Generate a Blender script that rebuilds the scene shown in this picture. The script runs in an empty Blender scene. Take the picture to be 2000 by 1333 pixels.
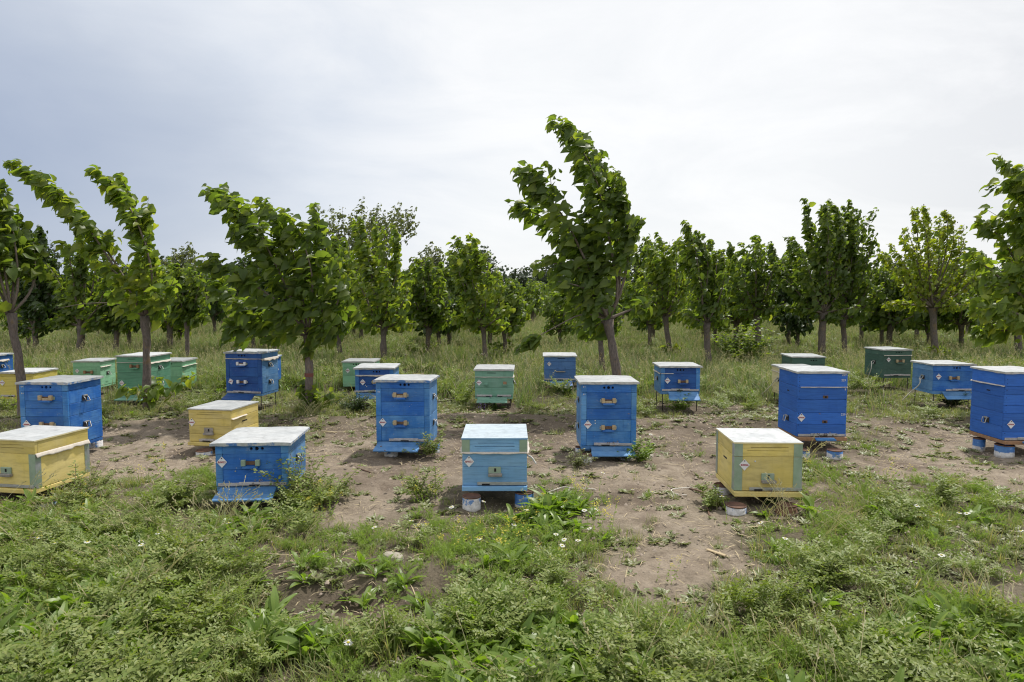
import bpy, math, random
import numpy as np
from mathutils import Vector, Matrix, noise as mnoise

SC = bpy.context.scene
COL = SC.collection
R = math.radians

# ------------------------------------------------------------------ camera, sky, sun, exposure
F, HY, CAMZ = 1333.0, 570.0, 1.5
TH = math.atan((666.5 - HY) / F)
cam_d = bpy.data.cameras.new("camera")
cam_d.sensor_width = 36.0
cam_d.lens = 36.0 * F / 2000.0
cam_d.clip_start = 0.05
cam_d.clip_end = 2000.0
cam_d.dof.use_dof = False
cam_d.dof.focus_distance = 6.2
cam_d.dof.aperture_fstop = 9.0
cam = bpy.data.objects.new("camera", cam_d)
cam.location = (0, 0, CAMZ)
cam.rotation_euler = (R(90) - TH, 0, 0)
COL.objects.link(cam)
SC.camera = cam

SUN_EL, SUN_AZ = R(62), R(38)          # azimuth measured from +Y (away from the camera) towards +X
sun_dir = Vector((math.sin(SUN_AZ) * math.cos(SUN_EL), math.cos(SUN_AZ) * math.cos(SUN_EL), math.sin(SUN_EL)))

world = bpy.data.worlds.new("World")
SC.world = world
world.use_nodes = True
def build_world():
    nt = world.node_tree
    nt.nodes.clear()
    N, L = nt.nodes.new, nt.links.new
    out = N("ShaderNodeOutputWorld"); bg = N("ShaderNodeBackground")
    L(bg.outputs[0], out.inputs[0])
    sky = N("ShaderNodeTexSky"); sky.sky_type = 'NISHITA'; sky.sun_disc = False
    sky.sun_elevation = SUN_EL; sky.sun_rotation = SUN_AZ
    tc = N("ShaderNodeTexCoord")
    d = N("ShaderNodeVectorMath"); d.operation = 'NORMALIZE'; L(tc.outputs['Generated'], d.inputs[0])
    def dot(v):
        n = N("ShaderNodeVectorMath"); n.operation = 'DOT_PRODUCT'; L(d.outputs[0], n.inputs[0]); n.inputs[1].default_value = v
        return n.outputs['Value']
    def math_(op, a, b=None, c=None, clamp=False):
        n = N("ShaderNodeMath"); n.operation = op; n.use_clamp = clamp
        for i, v in enumerate((a, b, c)):
            if v is None: continue
            if isinstance(v, (int, float)): n.inputs[i].default_value = v
            else: L(v, n.inputs[i])
        return n.outputs[0]
    def noise(scale, detail, zs=2.2, rough=.55, dist=0.0):
        mp = N("ShaderNodeMapping"); mp.inputs['Scale'].default_value = (1, 1, zs); L(d.outputs[0], mp.inputs[0])
        n = N("ShaderNodeTexNoise"); n.inputs['Scale'].default_value = scale; n.inputs['Detail'].default_value = detail
        n.inputs['Roughness'].default_value = rough; n.inputs['Distortion'].default_value = dist
        L(mp.outputs[0], n.inputs['Vector'])
        return n.outputs['Fac']
    def dirv(az, el):
        return (math.sin(R(az)) * math.cos(R(el)), math.cos(R(az)) * math.cos(R(el)), math.sin(R(el)))
    n1 = noise(1.6, 4, 2.0)
    n2 = noise(4.5, 6, 2.6, .6, .4)
    # heavy rain cloud low on the left, thin bright cloud elsewhere
    sq = N("ShaderNodeMapping"); sq.inputs['Scale'].default_value = (1, 1, 1.8); L(d.outputs[0], sq.inputs[0])
    sn_ = N("ShaderNodeVectorMath"); sn_.operation = 'NORMALIZE'; L(sq.outputs[0], sn_.inputs[0])
    cd = N("ShaderNodeVectorMath"); cd.operation = 'DOT_PRODUCT'; L(sn_.outputs[0], cd.inputs[0]); cd.inputs[1].default_value = dirv(-41, 14)
    c = cd.outputs['Value']
    c = math_('ADD', c, math_('MULTIPLY', math_('SUBTRACT', n1, .5), .10))
    c = math_('ADD', c, math_('MULTIPLY', math_('SUBTRACT', n2, .5), .035))
    ramp = N("ShaderNodeValToRGB"); L(c, ramp.inputs[0])
    cr = ramp.color_ramp
    cr.elements[0].position = 0.0; cr.elements[0].color = (.80, .81, .83, 1)
    cr.elements[1].position = 1.0; cr.elements[1].color = (.43, .50, .645, 1)
    for p, col in ((.30, (.86, .87, .89)), (.50, (.965, .975, .985)), (.78, (.945, .965, .985)), (.87, (.83, .87, .935)), (.915, (.73, .785, .875)), (.955, (.58, .64, .75))):
        e = cr.elements.new(p); e.color = (*col, 1)
    # bright cloud rim running down towards the middle of the view
    az1, el1, az2, el2 = -7.5, 19.0, 3.5, 10.0
    a, b = Vector(dirv(az1, el1)), Vector(dirv(az2, el2))
    nn = a.cross(b).normalized(); mid = (a + b).normalized()
    s = math_('ADD', dot(tuple(nn)), math_('MULTIPLY', math_('SUBTRACT', n2, .5), .075))
    band = math_('POWER', 2.718, math_('MULTIPLY', math_('MULTIPLY', s, s), -2600.0))
    win = math_('MULTIPLY', math_('SUBTRACT', dot(tuple(mid)), .985), 90.0, clamp=True)
    band = math_('MULTIPLY', math_('MULTIPLY', band, win), math_('MULTIPLY', math_('SUBTRACT', n2, .32), 2.0, clamp=True))
    puff = math_('MULTIPLY', math_('SUBTRACT', noise(2.4, 8, 3.2, .62, .5), .40), 4.5, clamp=True)
    puff = math_('MULTIPLY', math_('MULTIPLY', puff, .85), math_('SUBTRACT', 1.0, math_('MULTIPLY', math_('SUBTRACT', c, .80), 6.0, clamp=True), clamp=True))
    lift = math_('MAXIMUM', band, puff)
    mx = N("ShaderNodeMixRGB"); L(lift, mx.inputs[0]); L(ramp.outputs[0], mx.inputs[1]); mx.inputs[2].default_value = (1.06, 1.06, 1.06, 1)
    # a little clear sky shines through
    sc_ = N("ShaderNodeMixRGB"); sc_.blend_type = 'MULTIPLY'; sc_.inputs[0].default_value = 1; L(sky.outputs[0], sc_.inputs[1])
    sc_.inputs[2].default_value = (1.0, 1.0, 1.0, 1)
    div = N("ShaderNodeMixRGB"); div.blend_type = 'MULTIPLY'; div.inputs[0].default_value = 1; L(mx.outputs[0], div.inputs[1]); div.inputs[2].default_value = (10, 10, 10, 1)
    fin = N("ShaderNodeMixRGB"); fin.inputs[0].default_value = .92; L(sc_.outputs[0], fin.inputs[1]); L(div.outputs[0], fin.inputs[2])
    L(fin.outputs[0], bg.inputs[0])
    bg.inputs[1].default_value = 0.1
build_world()

sun_d = bpy.data.lights.new("sun", 'SUN')
sun_d.energy = 4.3
sun_d.angle = R(1.6)
sun_d.color = (1.0, .955, .88)
sun = bpy.data.objects.new("sun", sun_d)
sun.rotation_euler = (-sun_dir).to_track_quat('-Z', 'Y').to_euler()
COL.objects.link(sun)

SC.view_settings.view_transform = 'Standard'
SC.view_settings.look = 'None'
SC.view_settings.exposure = 0.0
SC.view_settings.gamma = 1.0
SC.view_settings.use_curve_mapping = False
SC.render.engine = 'CYCLES'
SC.cycles.use_denoising = True
SC.cycles.pixel_filter_type = 'BLACKMAN_HARRIS'
SC.cycles.filter_width = 1.15
SC.cycles.max_bounces = 6
SC.cycles.transparent_max_bounces = 4

# ------------------------------------------------------------------ helpers
CS, SN = math.cos(TH), math.sin(TH)
def sstep(a, b, x):
    t = np.clip((x - a) / (b - a), 0, 1)
    return t * t * (3 - 2 * t)
def vnoise(x, y, seed):
    """smooth value noise on arrays"""
    x = np.asarray(x, float); y = np.asarray(y, float)
    xi = np.floor(x).astype(np.int64); yi = np.floor(y).astype(np.int64)
    fx = x - xi; fy = y - yi
    fx = fx * fx * (3 - 2 * fx); fy = fy * fy * (3 - 2 * fy)
    def h(a, b):
        n = (a * 374761393 + b * 668265263 + seed * 974634777) & 0xffffffff
        n = ((n ^ (n >> 13)) * 1274126177) & 0xffffffff
        return ((n ^ (n >> 16)) & 0xffff) / 65535.0
    return (h(xi, yi) * (1 - fx) + h(xi + 1, yi) * fx) * (1 - fy) + (h(xi, yi + 1) * (1 - fx) + h(xi + 1, yi + 1) * fx) * fy
def fbm(x, y, seed, o=3):
    r, a, t = 0, 1.0, 0
    for k in range(o):
        r = r + a * vnoise(x * 2 ** k, y * 2 ** k, seed + k); t += a; a *= .5
    return r / t
def gz(x, y):
    """height of the ground"""
    x = np.asarray(x, float); y = np.asarray(y, float)
    z = (fbm(x * .7, y * .7, 3) - .5) * .07
    near = 1 - sstep(12, 20, y)
    z = z + (fbm(x * 4.5, y * 4.5, 9, 4) - .5) * .045 * near
    z = z - .016 * sstep(.60, .72, vnoise(x * 3.3, y * 2.6, 91)) * (y > 4.6) * (y < 8)
    z = z + (fbm(x * 15, y * 15, 31, 3) - .5) * .022 * near * (y < 10)
    wob = (fbm(x * .6, y * 0 + 2.3, 21, 2) - .5) * .7
    z = z + .055 * np.exp(-((y - 7.75 - wob) / .28) ** 2)                # low bank of turned soil behind the path
    z = z - .06 * np.exp(-((x + .72) / .45) ** 2 - ((y - 3.22) / .16) ** 2)   # small washed-out hollow
    z = z + .03 * np.exp(-((x + .75) / .6) ** 2 - ((y - 3.55) / .14) ** 2)
    return z
def zat(py, Y):
    t = (666.5 - py) / F
    return CAMZ + (t * Y * CS - Y * SN) / (CS + t * SN)
def at(px, py, Y):
    z = zat(py, Y)
    d = Y * CS - (z - CAMZ) * SN
    return Vector(((px - 1000) / F * d, Y, z))
def gp(px, py, z=0.0):
    t = (666.5 - py) / F
    dz = z - CAMZ
    Y = dz * (CS + t * SN) / (t * CS - SN)
    d = Y * CS - dz * SN
    return (px - 1000) / F * d, Y
def ground(px, py):
    x, y = gp(px, py)
    for _ in range(3):
        x, y = gp(px, py, float(gz(x, y)))
    return Vector((x, y, float(gz(x, y))))

def tag(o, label=None, cat=None, group=None, kind=None):
    if label: o["label"] = label
    if cat: o["category"] = cat
    if group: o["group"] = group
    if kind: o["kind"] = kind
    return o
def empty(name, loc, rz=0.0, label=None, cat=None, group=None):
    o = bpy.data.objects.new(name, None)
    o.empty_display_size = .05
    o.location = loc; o.rotation_euler = (0, 0, rz)
    COL.objects.link(o)
    return tag(o, label, cat, group)
def link(name, me, parent=None, loc=(0, 0, 0), rot=(0, 0, 0), scale=None):
    o = bpy.data.objects.new(name, me)
    if parent is not None: o.parent = parent
    o.location = loc; o.rotation_euler = rot
    if scale is not None: o.scale = scale
    COL.objects.link(o)
    return o
def mesh(name, v, f, mats, smooth=False, midx=None):
    me = bpy.data.meshes.new(name)
    me.from_pydata([tuple(p) for p in v], [], f)
    for m in (mats if isinstance(mats, (list, tuple)) else [mats]): me.materials.append(m)
    if smooth: me.polygons.foreach_set("use_smooth", [True] * len(me.polygons))
    if midx is not None: me.polygons.foreach_set("material_index", midx)
    me.update()
    return me
def tri_mesh(name, V, T, mats, smooth=False, midx=None):
    """fast mesh from arrays"""
    me = bpy.data.meshes.new(name)
    V = np.ascontiguousarray(V, np.float32); T = np.ascontiguousarray(T, np.int32)
    me.vertices.add(len(V)); me.vertices.foreach_set("co", V.ravel())
    me.loops.add(T.size); me.loops.foreach_set("vertex_index", T.ravel())
    me.polygons.add(len(T))
    k = T.shape[1]
    me.polygons.foreach_set("loop_start", np.arange(len(T), dtype=np.int32) * k)
    me.polygons.foreach_set("loop_total", np.full(len(T), k, np.int32))
    for m in (mats if isinstance(mats, (list, tuple)) else [mats]): me.materials.append(m)
    if midx is not None: me.polygons.foreach_set("material_index", np.asarray(midx, np.int32))
    if smooth: me.polygons.foreach_set("use_smooth", np.ones(len(T), bool))
    me.update(calc_edges=True)
    return me
_box = {}
def box_mesh(name, sx, sy, sz, m, ch=.003):
    key = (name, round(sx, 4), round(sy, 4), round(sz, 4), m.name)
    if key in _box: return _box[key]
    ch = min(ch, sx * .3, sy * .3, sz * .3)
    h = (sx / 2, sy / 2, sz / 2)
    v, idx = [], {}
    for X in (-1, 1):
        for Y in (-1, 1):
            for Z in (-1, 1):
                s = (X, Y, Z)
                for a in range(3):
                    p = [s[k] * (h[k] - (0 if k == a else ch)) for k in range(3)]
                    idx[(s, a)] = len(v); v.append(p)
    f = []
    def add(q):
        c = [sum(v[i][k] for i in q) / len(q) for k in range(3)]
        e1 = [v[q[1]][k] - v[q[0]][k] for k in range(3)]; e2 = [v[q[2]][k] - v[q[1]][k] for k in range(3)]
        n = (e1[1] * e2[2] - e1[2] * e2[1], e1[2] * e2[0] - e1[0] * e2[2], e1[0] * e2[1] - e1[1] * e2[0])
        f.append(q if sum(n[k] * c[k] for k in range(3)) > 0 else q[::-1])
    for a in range(3):
        b, c = [k for k in range(3) if k != a]
        for s in (-1, 1):
            q = []
            for (p, r) in ((-1, -1), (1, -1), (1, 1), (-1, 1)):
                t = [0, 0, 0]; t[a] = s; t[b] = p; t[c] = r
                q.append(idx[(tuple(t), a)])
            add(q)
        # edges parallel to axis a
        for p in (-1, 1):
            for r in (-1, 1):
                t0 = [0, 0, 0]; t0[b] = p; t0[c] = r; t1 = list(t0); t0[a] = -1; t1[a] = 1
                t0, t1 = tuple(t0), tuple(t1)
                add([idx[(t0, b)], idx[(t1, b)], idx[(t1, c)], idx[(t0, c)]])
    for X in (-1, 1):
        for Y in (-1, 1):
            for Z in (-1, 1):
                add([idx[((X, Y, Z), a)] for a in range(3)])
    me = mesh(name, v, f, m)
    _box[key] = me
    return me
def box(name, parent, m, c, s, rot=(0, 0, 0), ch=.003):
    return link(name, box_mesh(name, s[0], s[1], s[2], m, ch), parent, c, rot)
class MB:
    def __init__(s): s.v, s.f, s.m = [], [], []
    def tube(s, pts, rad, n=7, cap=True, mi=0):
        pts = [Vector(p) for p in pts]
        if isinstance(rad, (int, float)): rad = [rad] * len(pts)
        b = len(s.v)
        ref = Vector((.31, .93, .17))
        for i, p in enumerate(pts):
            t = (pts[min(i + 1, len(pts) - 1)] - pts[max(i - 1, 0)])
            if t.length < 1e-9: t = Vector((0, 0, 1))
            t.normalize()
            u = t.cross(ref)
            if u.length < .05: u = t.cross(Vector((1, 0, 0)))
            u.normalize(); w = t.cross(u)
            for k in range(n):
                a = 2 * math.pi * k / n
                s.v.append(p + (u * math.cos(a) + w * math.sin(a)) * rad[i])
        for i in range(len(pts) - 1):
            for k in range(n):
                k2 = (k + 1) % n
                s.f.append([b + i * n + k, b + i * n + k2, b + (i + 1) * n + k2, b + (i + 1) * n + k]); s.m.append(mi)
        if cap:
            s.f.append([b + k for k in range(n)][::-1]); s.m.append(mi)
            s.f.append([b + (len(pts) - 1) * n + k for k in range(n)]); s.m.append(mi)
    def lathe(s, prof, n=20, mi=0):
        b = len(s.v)
        for (r, z) in prof:
            for k in range(n):
                a = 2 * math.pi * k / n
                s.v.append(Vector((r * math.cos(a), r * math.sin(a), z)))
        for i in range(len(prof) - 1):
            for k in range(n):
                k2 = (k + 1) % n
                s.f.append([b + i * n + k, b + i * n + k2, b + (i + 1) * n + k2, b + (i + 1) * n + k]); s.m.append(mi)
        s.f.append([b + k for k in range(n)][::-1]); s.m.append(mi)
        s.f.append([b + (len(prof) - 1) * n + k for k in range(n)]); s.m.append(mi)
    def quad(s, pts, mi=0):
        b = len(s.v); s.v += [Vector(p) for p in pts]; s.f.append(list(range(b, b + len(pts)))); s.m.append(mi)
    def build(s, name, mats, parent=None, loc=(0, 0, 0), rot=(0, 0, 0), smooth=True):
        return link(name, mesh(name, s.v, s.f, mats, smooth, s.m), parent, loc, rot)

# ------------------------------------------------------------------ materials
MATS = {}
def newmat(name):
    m = bpy.data.materials.new(name); m.use_nodes = True
    nt = m.node_tree; nt.nodes.clear()
    out = nt.nodes.new("ShaderNodeOutputMaterial")
    MATS[name] = m
    return m, nt, nt.nodes.new, nt.links.new, out
def rgba(c): return (c[0], c[1], c[2], 1)
def coords(nt, N, L, scale, kind='Object', rand=True):
    tc = N("ShaderNodeTexCoord")
    v = tc.outputs[kind]
    if rand:
        oi = N("ShaderNodeObjectInfo")
        mu = N("ShaderNodeMath"); mu.operation = 'MULTIPLY'; L(oi.outputs['Random'], mu.inputs[0]); mu.inputs[1].default_value = 53.7
        ad = N("ShaderNodeVectorMath"); ad.operation = 'ADD'; L(v, ad.inputs[0]); L(mu.outputs[0], ad.inputs[1]); v = ad.outputs[0]
    mp = N("ShaderNodeMapping"); mp.inputs['Scale'].default_value = scale; L(v, mp.inputs[0])
    return mp.outputs[0]
def noise_n(N, L, vec, scale, detail=4, rough=.55):
    n = N("ShaderNodeTexNoise"); n.inputs['Scale'].default_value = scale; n.inputs['Detail'].default_value = detail
    n.inputs['Roughness'].default_value = rough
    L(vec, n.inputs['Vector'])
    return n.outputs['Fac']
def ramp_n(N, L, fac, stops):
    r = N("ShaderNodeValToRGB"); L(fac, r.inputs[0]); e = r.color_ramp.elements
    e[0].position, e[0].color = stops[0][0], rgba(stops[0][1]); e[1].position, e[1].color = stops[-1][0], rgba(stops[-1][1])
    for p, c in stops[1:-1]:
        k = e.new(p); k.color = rgba(c)
    return r.outputs[0]
def mix_n(N, L, fac, a, b, mode='MIX'):
    m = N("ShaderNodeMixRGB"); m.blend_type = mode
    for i, v in enumerate((fac, a, b)):
        if isinstance(v, (int, float)): m.inputs[i].default_value = v
        elif isinstance(v, tuple): m.inputs[i].default_value = rgba(v)
        else: L(v, m.inputs[i])
    return m.outputs[0]
G3 = lambda g: (g, g, g)
def paint(name, col, fade=None, chip=(.42, .38, .32), fadeamt=.45, rough=.55, chipamt=.695, grain=(3, 3, 45), dirt=.35):
    """weathered brush paint on wood"""
    m, nt, N, L, out = newmat(name)
    p = N("ShaderNodeBsdfPrincipled"); L(p.outputs[0], out.inputs[0])
    if fade is None: fade = tuple(.55 * c + .45 * .5 for c in col)
    vg = coords(nt, N, L, grain); vo = coords(nt, N, L, (1, 1, 1))
    g = noise_n(N, L, vg, 2.2, 5, .65)
    lo = noise_n(N, L, vo, 5.0, 4, .6)
    fi = noise_n(N, L, vo, 55, 3, .6)
    c = mix_n(N, L, ramp_n(N, L, lo, [(.40, G3(0)), (.64, G3(fadeamt))]), col, fade)
    c = mix_n(N, L, 1.0, c, ramp_n(N, L, g, [(.25, G3(.70)), (.5, G3(1.0)), (.75, G3(1.12))]), 'MULTIPLY')
    st = noise_n(N, L, coords(nt, N, L, (14, 14, 1.6)), 1.6, 4, .6)
    c = mix_n(N, L, ramp_n(N, L, st, [(.56, G3(0)), (.78, G3(dirt))]), c, tuple(.35 * v for v in col))
    c = mix_n(N, L, ramp_n(N, L, fi, [(chipamt, G3(0)), (chipamt + .05, G3(.75))]), c, chip)
    wr = noise_n(N, L, coords(nt, N, L, (7, 7, 16)), 2.0, 6, .7)          # rubbed and flaked patches
    c = mix_n(N, L, ramp_n(N, L, wr, [(chipamt - .08, G3(0)), (chipamt + .02, G3(.5))]), c, tuple(.5 * a + .5 * b for a, b in zip(fade, chip)))
    oi = N("ShaderNodeObjectInfo")
    c = mix_n(N, L, 1.0, c, ramp_n(N, L, oi.outputs['Random'], [(0, G3(.82)), (1, G3(1.12))]), 'MULTIPLY')
    L(c, p.inputs['Base Color'])
    L(ramp_n(N, L, lo, [(.3, G3(rough - .1)), (.7, G3(rough + .2))]), p.inputs['Roughness'])
    p.inputs['Specular IOR Level'].default_value = .35
    b = N("ShaderNodeBump"); b.inputs['Strength'].default_value = .35; b.inputs['Distance'].default_value = .004
    L(g, b.inputs['Height']); L(b.outputs[0], p.inputs['Normal'])
    return m
def plain(name, col, rough=.7, var=.25, scale=30, metal=0.0, col2=None, thr=(.45, .65)):
    m, nt, N, L, out = newmat(name)
    p = N("ShaderNodeBsdfPrincipled"); L(p.outputs[0], out.inputs[0])
    vo = coords(nt, N, L, (1, 1, 1))
    n = noise_n(N, L, vo, scale, 5, .6)
    c = ramp_n(N, L, n, [(.25, tuple(v * (1 - var) for v in col)), (.75, tuple(v * (1 + var) for v in col))])
    if col2 is not None:
        n2 = noise_n(N, L, vo, scale * .45, 5, .65)
        c = mix_n(N, L, ramp_n(N, L, n2, [(thr[0], G3(0)), (thr[1], G3(1))]), c, col2)
    L(c, p.inputs['Base Color']); p.inputs['Roughness'].default_value = rough; p.inputs['Metallic'].default_value = metal
    b = N("ShaderNodeBump"); b.inputs['Strength'].default_value = .25; b.inputs['Distance'].default_value = .003
    L(n, b.inputs['Height']); L(b.outputs[0], p.inputs['Normal'])
    return m
def leafmat(name, cols, trans=.56, tcol=None, rough=.42, spec=.45):
    """thin leaf: gloss on top, light through it; colour varies from leaf to leaf"""
    m, nt, N, L, out = newmat(name)
    p = N("ShaderNodeBsdfPrincipled"); t = N("ShaderNodeBsdfTranslucent"); mx = N("ShaderNodeMixShader")
    mx.inputs[0].default_value = trans
    L(p.outputs[0], mx.inputs[1]); L(t.outputs[0], mx.inputs[2]); L(mx.outputs[0], out.inputs[0])
    ge = N("ShaderNodeNewGeometry"); oi = N("ShaderNodeObjectInfo")
    ad = N("ShaderNodeMath"); ad.operation = 'ADD'; L(ge.outputs['Random Per Island'], ad.inputs[0]); L(oi.outputs['Random'], ad.inputs[1])
    fr = N("ShaderNodeMath"); fr.operation = 'FRACT'; L(ad.outputs[0], fr.inputs[0])
    k = len(cols)
    c = ramp_n(N, L, fr.outputs[0], [(i / (k - 1), cc) for i, cc in enumerate(cols)])
    L(c, p.inputs['Base Color'])
    p.inputs['Roughness'].default_value = rough; p.inputs['Specular IOR Level'].default_value = spec
    tm = mix_n(N, L, 1.0, c, tcol or (2.15, 2.05, .75), 'MULTIPLY')
    L(tm, t.inputs[0])
    return m
M_dark = plain("dark_gap", (.012, .011, .012), .9)
M_blue = paint("blue_paint", (.017, .118, .43), (.075, .22, .49), fadeamt=.7)
M_blue2 = paint("faded_blue_paint", (.035, .172, .48), (.14, .33, .58), fadeamt=.75)
M_blued = paint("dark_blue_paint", (.014, .072, .29), (.04, .14, .39), fadeamt=.6)
M_blueside = paint("paler_blue_paint", (.07, .20, .44), (.17, .33, .54), fadeamt=.7)  # paler blue for side walls, landing boards and runners
M_royal = paint("royal_blue_paint", (.026, .128, .50), (.05, .17, .54), fadeamt=.5, dirt=.15, chipamt=.76)
M_cornf = paint("cornflower_paint", (.075, .18, .44), (.14, .27, .50))
M_lblue = paint("light_blue_paint", (.19, .40, .67), (.29, .49, .70), fadeamt=.5, dirt=.12, chipamt=.75)
M_yellow = paint("yellow_paint", (.66, .525, .16), (.68, .57, .27), fadeamt=.6, dirt=.18, chipamt=.74, rough=.6, grain=(2.5, 2.5, 14))
M_yellow2 = paint("bright_yellow_paint", (.55, .46, .10), (.58, .5, .18), fadeamt=.4, dirt=.15)
M_cream = paint("cream_paint", (.68, .60, .34), (.7, .64, .42), dirt=.12)
M_green = paint("green_paint", (.11, .30, .19), (.19, .38, .27), fadeamt=.5)
M_lgreen = paint("light_green_paint", (.24, .50, .31), (.34, .56, .40), fadeamt=.5)
M_tgreen = paint("teal_green_paint", (.16, .34, .25), (.25, .41, .33), fadeamt=.5)
M_dgreen = paint("dark_green_paint", (.052, .115, .092), (.10, .17, .14), fadeamt=.5)
M_lid = paint("white_roof_paint", (.455, .47, .48), (.33, .35, .365), chip=(.30, .28, .25), grain=(8, 8, 8), dirt=.3, chipamt=.74, fadeamt=.8)
M_lid2 = paint("grey_roof_paint", (.36, .375, .38), (.26, .28, .29), chip=(.3, .28, .25), grain=(8, 8, 8), dirt=.2, fadeamt=.8)
M_lidlb = paint("pale_blue_roof_paint", (.46, .535, .59), (.37, .44, .50), grain=(8, 8, 8), dirt=.06, chipamt=.8, fadeamt=.8)
M_skirt = plain("painted_sheet_edge", (.40, .42, .43), .5, .3, 25, col2=(.06, .17, .42), thr=(.5, .6))
M_skirtw = plain("white_sheet_edge", (.44, .45, .44), .5, .3, 25, col2=(.40, .37, .31), thr=(.55, .7))
M_wood = plain("raw_pale_wood", (.42, .33, .20), .75, .3, 40)
M_greywood = plain("weathered_grey_wood", (.27, .25, .23), .8, .35, 45)
M_brownwood = plain("brown_wood", (.13, .075, .045), .75, .4, 30)
M_orange = plain("orange_wood", (.31, .175, .095), .7, .3, 35)
M_zinc = plain("zinc_sheet", (.36, .38, .40), .45, .2, 18, .35, col2=(.27, .36, .28), thr=(.45, .6))
M_zincg = plain("green_zinc_sheet", (.27, .36, .27), .5, .15, 14, .1, col2=(.37, .42, .38), thr=(.5, .7))
M_alu = plain("aluminium_strip", (.42, .43, .43), .4, .2, 30, .5)
M_strip = plain("grey_strip", (.43, .41, .41), .6, .25, 40)
M_steel = plain("steel_handle", (.42, .42, .41), .45, .15, 40, .8)
M_iron = plain("black_iron", (.035, .032, .032), .55, .3, 40, .3)
M_cloth = plain("canvas_cloth", (.55, .50, .44), .9, .15, 60)
M_tagw = plain("white_plate", (.74, .74, .77), .4, .04, 20)
M_red = plain("red_print", (.33, .015, .035), .6, .05, 20)
M_white = plain("white_chalk_paint", (.62, .64, .66), .7, .2, 80)
M_rust = plain("rusty_metal", (.10, .050, .034), .85, .4, 25, col2=(.17, .09, .055), thr=(.5, .65))
M_twine = plain("white_twine", (.62, .60, .55), .9, .15, 60)
M_stone = plain("pale_stone", (.30, .27, .22), .9, .25, 20)
M_straw = plain("dry_stalk", (.38, .31, .19), .85, .3, 30)
M_twig = plain("grey_twig", (.20, .155, .12), .9, .3, 30)
M_band = plain("red_band_paint", (.17, .06, .048), .8, .3, 30)
def canmat():
    m, nt, N, L, out = newmat("can_paint")
    p = N("ShaderNodeBsdfPrincipled"); L(p.outputs[0], out.inputs[0])
    vo = coords(nt, N, L, (1, 1, 1))
    tc = N("ShaderNodeTexCoord"); sp = N("ShaderNodeSeparateXYZ"); L(tc.outputs['Object'], sp.inputs[0])
    n = noise_n(N, L, vo, 9, 5, .65); n2 = noise_n(N, L, vo, 26, 5, .7)
    oi = N("ShaderNodeObjectInfo")
    white = ramp_n(N, L, n2, [(.35, (.38, .37, .36)), (.55, (.58, .57, .57)), (.75, (.66, .66, .68))])
    blue = ramp_n(N, L, n2, [(.3, (.02, .08, .26)), (.6, (.045, .16, .42)), (.8, (.4, .48, .58))])
    s = N("ShaderNodeSeparateColor"); L(oi.outputs['Color'], s.inputs[0])      # red channel of the object colour: how far the blue paint reaches
    a = N("ShaderNodeMath"); a.operation = 'ADD'; L(sp.outputs['Z'], a.inputs[0])
    k = N("ShaderNodeMath"); k.operation = 'MULTIPLY_ADD'; L(n, k.inputs[0]); k.inputs[1].default_value = .06; k.inputs[2].default_value = -.03
    L(k.outputs[0], a.inputs[1])
    gt = N("ShaderNodeMath"); gt.operation = 'SUBTRACT'; L(a.outputs[0], gt.inputs[0]); L(s.outputs[0], gt.inputs[1])
    f = ramp_n(N, L, gt.outputs[0], [(0, G3(0)), (.006, G3(1))])
    c = mix_n(N, L, f, white, blue)
    sm = ramp_n(N, L, noise_n(N, L, vo, 15, 4, .6), [(.56, G3(0)), (.60, G3(.9))])
    c = mix_n(N, L, sm, c, (.05, .16, .38))
    L(c, p.inputs['Base Color']); p.inputs['Roughness'].default_value = .55
    return m
M_can = canmat()
def barkmat(name, a, b, lichen):
    m, nt, N, L, out = newmat(name)
    p = N("ShaderNodeBsdfPrincipled"); L(p.outputs[0], out.inputs[0])
    vo = coords(nt, N, L, (1, 1, .35)); v1 = coords(nt, N, L, (1, 1, .8))
    n = noise_n(N, L, vo, 60, 5, .65); n2 = noise_n(N, L, v1, 9, 5, .7)
    c = ramp_n(N, L, n, [(.3, a), (.7, b)])
    c = mix_n(N, L, ramp_n(N, L, n2, [(.54, G3(0)), (.68, G3(.65))]), c, lichen)
    L(c, p.inputs['Base Color']); p.inputs['Roughness'].default_value = .9
    bu = N("ShaderNodeBump"); bu.inputs['Strength'].default_value = .6; bu.inputs['Distance'].default_value = .01
    L(n, bu.inputs['Height']); L(bu.outputs[0], p.inputs['Normal'])
    return m
M_bark = barkmat("mulberry_bark", (.075, .062, .056), (.19, .158, .14), (.22, .145, .06))
M_shoot = barkmat("young_shoot_bark", (.10, .08, .065), (.22, .18, .15), (.16, .13, .10))
M_leaf = leafmat("mulberry_leaf", [(0.068, 0.112, 0.024), (0.105, 0.163, 0.030), (0.085, 0.133, 0.035), (0.162, 0.211, 0.038), (0.076, 0.127, 0.030)])
M_leaf2 = leafmat("mulberry_leaf_fresh", [(0.091, 0.150, 0.031), (0.153, 0.221, 0.038), (0.113, 0.172, 0.038), (0.225, 0.268, 0.048), (0.103, 0.157, 0.034)])
M_leafd = leafmat("dark_leaf", [(0.026, 0.054, 0.014), (0.041, 0.076, 0.017), (0.033, 0.062, 0.016), (0.054, 0.092, 0.019)], .3)
M_leafy = leafmat("yellow_green_leaf", [(.16, .22, .025), (.22, .27, .03), (.12, .19, .025), (.27, .29, .04)], .5)
M_leafg = leafmat("grey_green_leaf", [(0.083, 0.109, 0.055), (0.120, 0.144, 0.068), (0.090, 0.117, 0.055), (0.143, 0.164, 0.076)], .35)
M_pine = leafmat("far_tree_leaf", [(0.036, 0.056, 0.031), (0.053, 0.078, 0.042), (0.042, 0.063, 0.036), (0.063, 0.091, 0.049)], .15)
M_berry = plain("mulberry_fruit", (.05, .012, .018), .5, .4, 40)
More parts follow.
